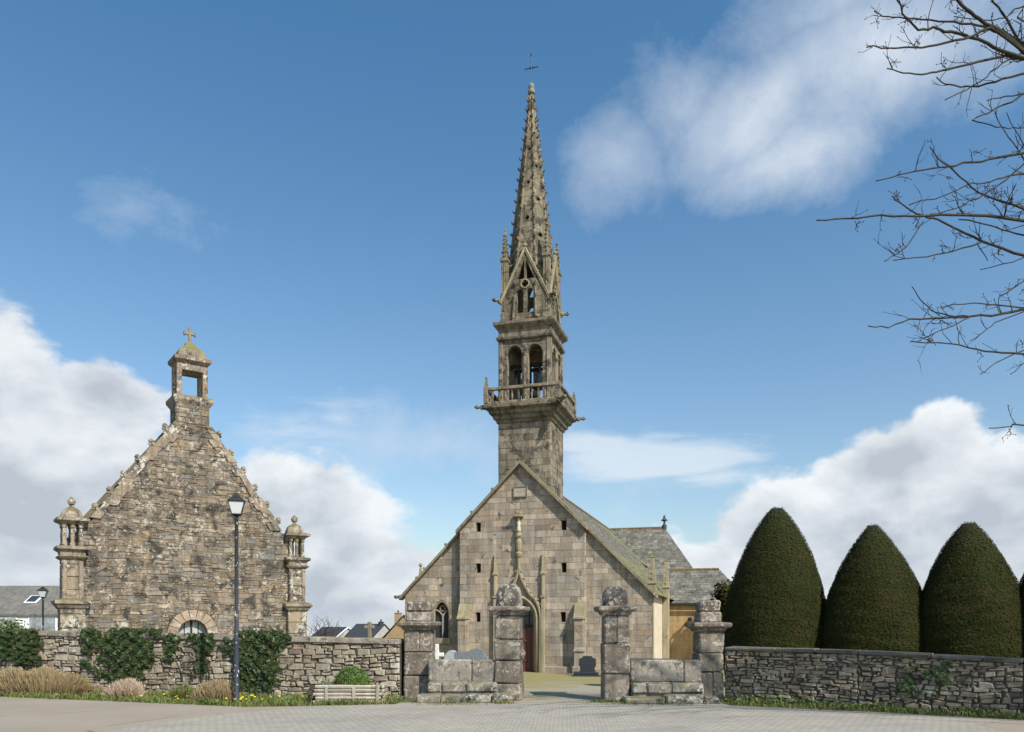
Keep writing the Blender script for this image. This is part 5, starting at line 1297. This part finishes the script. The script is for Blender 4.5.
B4 = [
 ([(730, 190), (712, 175), (640, 110), (560, 60), (520, 30), (480, -10), (430, -80)], 5.2, 2.2, 11.2, 10.6, 9),
 ([(735, 190), (712, 160), (680, 110), (640, 45), (600, -10)], 3.6, 1.8, 11.6, 11.4, 6),
 ([(725, 200), (640, 170), (560, 130), (470, 105), (410, 90), (360, 100), (325, 65), (290, 0), (280, -30)], 4.2, 1.3, 11, 10.4, 9),
 ([(720, 180), (600, 92), (510, 130), (420, 150), (350, 158), (260, 160), (190, 157)], 3.2, 1.2, 10.8, 10, 6),
 ([(735, 150), (640, 112), (560, 85), (480, 72), (400, 66), (320, 62), (260, 55), (215, 38)], 3.0, 1.1, 11.4, 11.2, 8),
 ([(730, 200), (650, 185), (560, 205), (480, 225), (420, 240), (370, 248), (310, 243), (258, 228)], 3.0, 1.1, 11.1, 10.2, 8),
 ([(730, 240), (640, 262), (560, 288), (500, 290), (450, 280), (422, 258)], 2.4, 1.1, 11.3, 11, 7),
 ([(735, 160), (640, 210), (590, 255), (520, 300), (450, 332)], 1.8, .9, 11.5, 10.9, 4),
 ([(735, 305), (650, 320), (590, 335)], 1.6, .9, 11.4, 11.2, 2),
 ([(735, 300), (640, 350), (590, 378), (540, 400), (600, 415), (660, 428), (712, 425)], 1.8, .9, 11.2, 10.8, 4),
 ([(735, 505), (620, 525), (540, 540), (450, 555), (380, 565), (300, 580), (220, 602)], 2.8, 1.0, 11.2, 10.2, 9),
 ([(735, 705), (640, 670), (560, 640), (500, 590), (440, 540), (400, 490)], 2.6, 1.1, 11.0, 10.5, 8),
 ([(735, 575), (660, 585), (600, 605), (540, 608), (460, 645), (330, 682)], 1.8, .9, 11.4, 10.9, 5),
 ([(735, 520), (650, 600), (560, 660), (480, 695), (400, 712)], 1.8, .9, 10.9, 10.7, 5),
 ([(735, 560), (690, 495), (650, 440), (615, 370)], 1.4, .8, 11.3, 11.2, 2),
 ([(735, 510), (700, 460), (655, 375)], 1.3, .8, 11.0, 10.9, 2),
 ([(735, 20), (680, 30), (650, 60), (600, 68), (480, 55)], 1.6, .9, 11.6, 11.5, 4),
 ([(735, 80), (690, 60), (712, 20), (740, -30)], 1.6, 1, 11.7, 11.8, 2),
]
for p_, w0, w1, d0, d1, k in B4: branch([r4(*q) for q in p_], w0, w1, d0, d1, True, k)
B5 = [
 ([(630, 62), (500, 44), (400, 42), (300, 46), (200, 42), (100, 52), (20, 57)], 3.6, 1.2, 10.9, 9.6, 12),
 ([(630, 172), (540, 135), (480, 115), (420, 85), (370, 60), (330, 50), (285, 30), (240, 0), (232, -10)], 3.2, 1.2, 11.1, 10.3, 10),
 ([(630, 105), (560, 88), (500, 70), (420, 55)], 1.8, 1.2, 11.2, 11, 5),
 ([(630, 305), (540, 320), (450, 328), (380, 332), (280, 335), (220, 360), (165, 355)], 3.0, 1.0, 11.2, 10.1, 10),
 ([(630, 305), (520, 295), (460, 290), (385, 298)], 1.7, .9, 11.4, 11, 3),
 ([(630, 430), (540, 430), (470, 420), (400, 405), (285, 398)], 2.4, 1.0, 11.2, 10.5, 7),
 ([(630, 300), (520, 345), (490, 370), (452, 396)], 1.3, .8, 11.1, 10.8, 2),
 ([(630, 415), (560, 440), (520, 460), (480, 490)], 1.4, .8, 11.3, 11, 3),
 ([(630, 450), (600, 460), (565, 490)], 1.2, .8, 11.3, 11, 2),
 ([(630, 640), (580, 632), (560, 638), (505, 642)], 1.8, .9, 11.2, 10.9, 5),
 ([(630, 205), (602, 228), (570, 250), (535, 270)], 1.5, .9, 11.3, 10.9, 4),
 ([(630, 30), (602, 22), (540, 5), (500, -12)], 2.6, 1.6, 11.2, 11, 5),
 ([(630, 150), (570, 175), (480, 196)], 1.2, .8, 11.4, 11.2, 2),
]
for p_, w0, w1, d0, d1, k in B5: branch([r5(*q) for q in p_], w0, w1, d0, d1, True, k)
for p_, w0, w1, d0, d1, k in [([(480, 120), (400, 145), (330, 160), (235, 170)], 1.8, .9, 10.7, 10.4, 5), ([(320, 60), (280, 120), (240, 155), (210, 172)], 1.4, .9, 10.3, 10.1, 3), ([(450, 328), (390, 325), (340, 310), (310, 280), (288, 245)], 1.7, .9, 10.5, 10.3, 2), ([(450, 330), (400, 355), (350, 375), (300, 400)], 1.3, .8, 10.5, 10.3, 4), ([(470, 120), (500, 170)], 1.2, .8, 10.7, 10.6, 1)]:
    branch([r5(*q) for q in p_], w0, w1, d0, d1, False, k)
for k in range(12):     # limbs on the sides of the crown away from the picture
    z = random.uniform(4, 13); s0 = near_trunk(z); a = random.uniform(-1.9, 1.9); dd = Vector((math.cos(a), math.sin(a), .5)).normalized(); pts = [s0]
    for j in range(6): dd = (dd+Vector((random.gauss(0, .15), random.gauss(0, .15), random.gauss(.03, .12)))).normalized(); pts.append(pts[-1]+dd*random.uniform(.5, .8))
    br.tube(pts, [.06-.008*j for j in range(7)], 5)
    for j in range(5): i = random.randint(2, 5); twig(pts[i], dd+Vector((random.gauss(0, .8), random.gauss(0, .8), random.gauss(.2, .6))), random.uniform(.4, .9), .012)
tr.build('trunk', M_bark, ash, True); br.build('branches', M_bark, ash, True); tw.build('twigs', M_bark, ash)
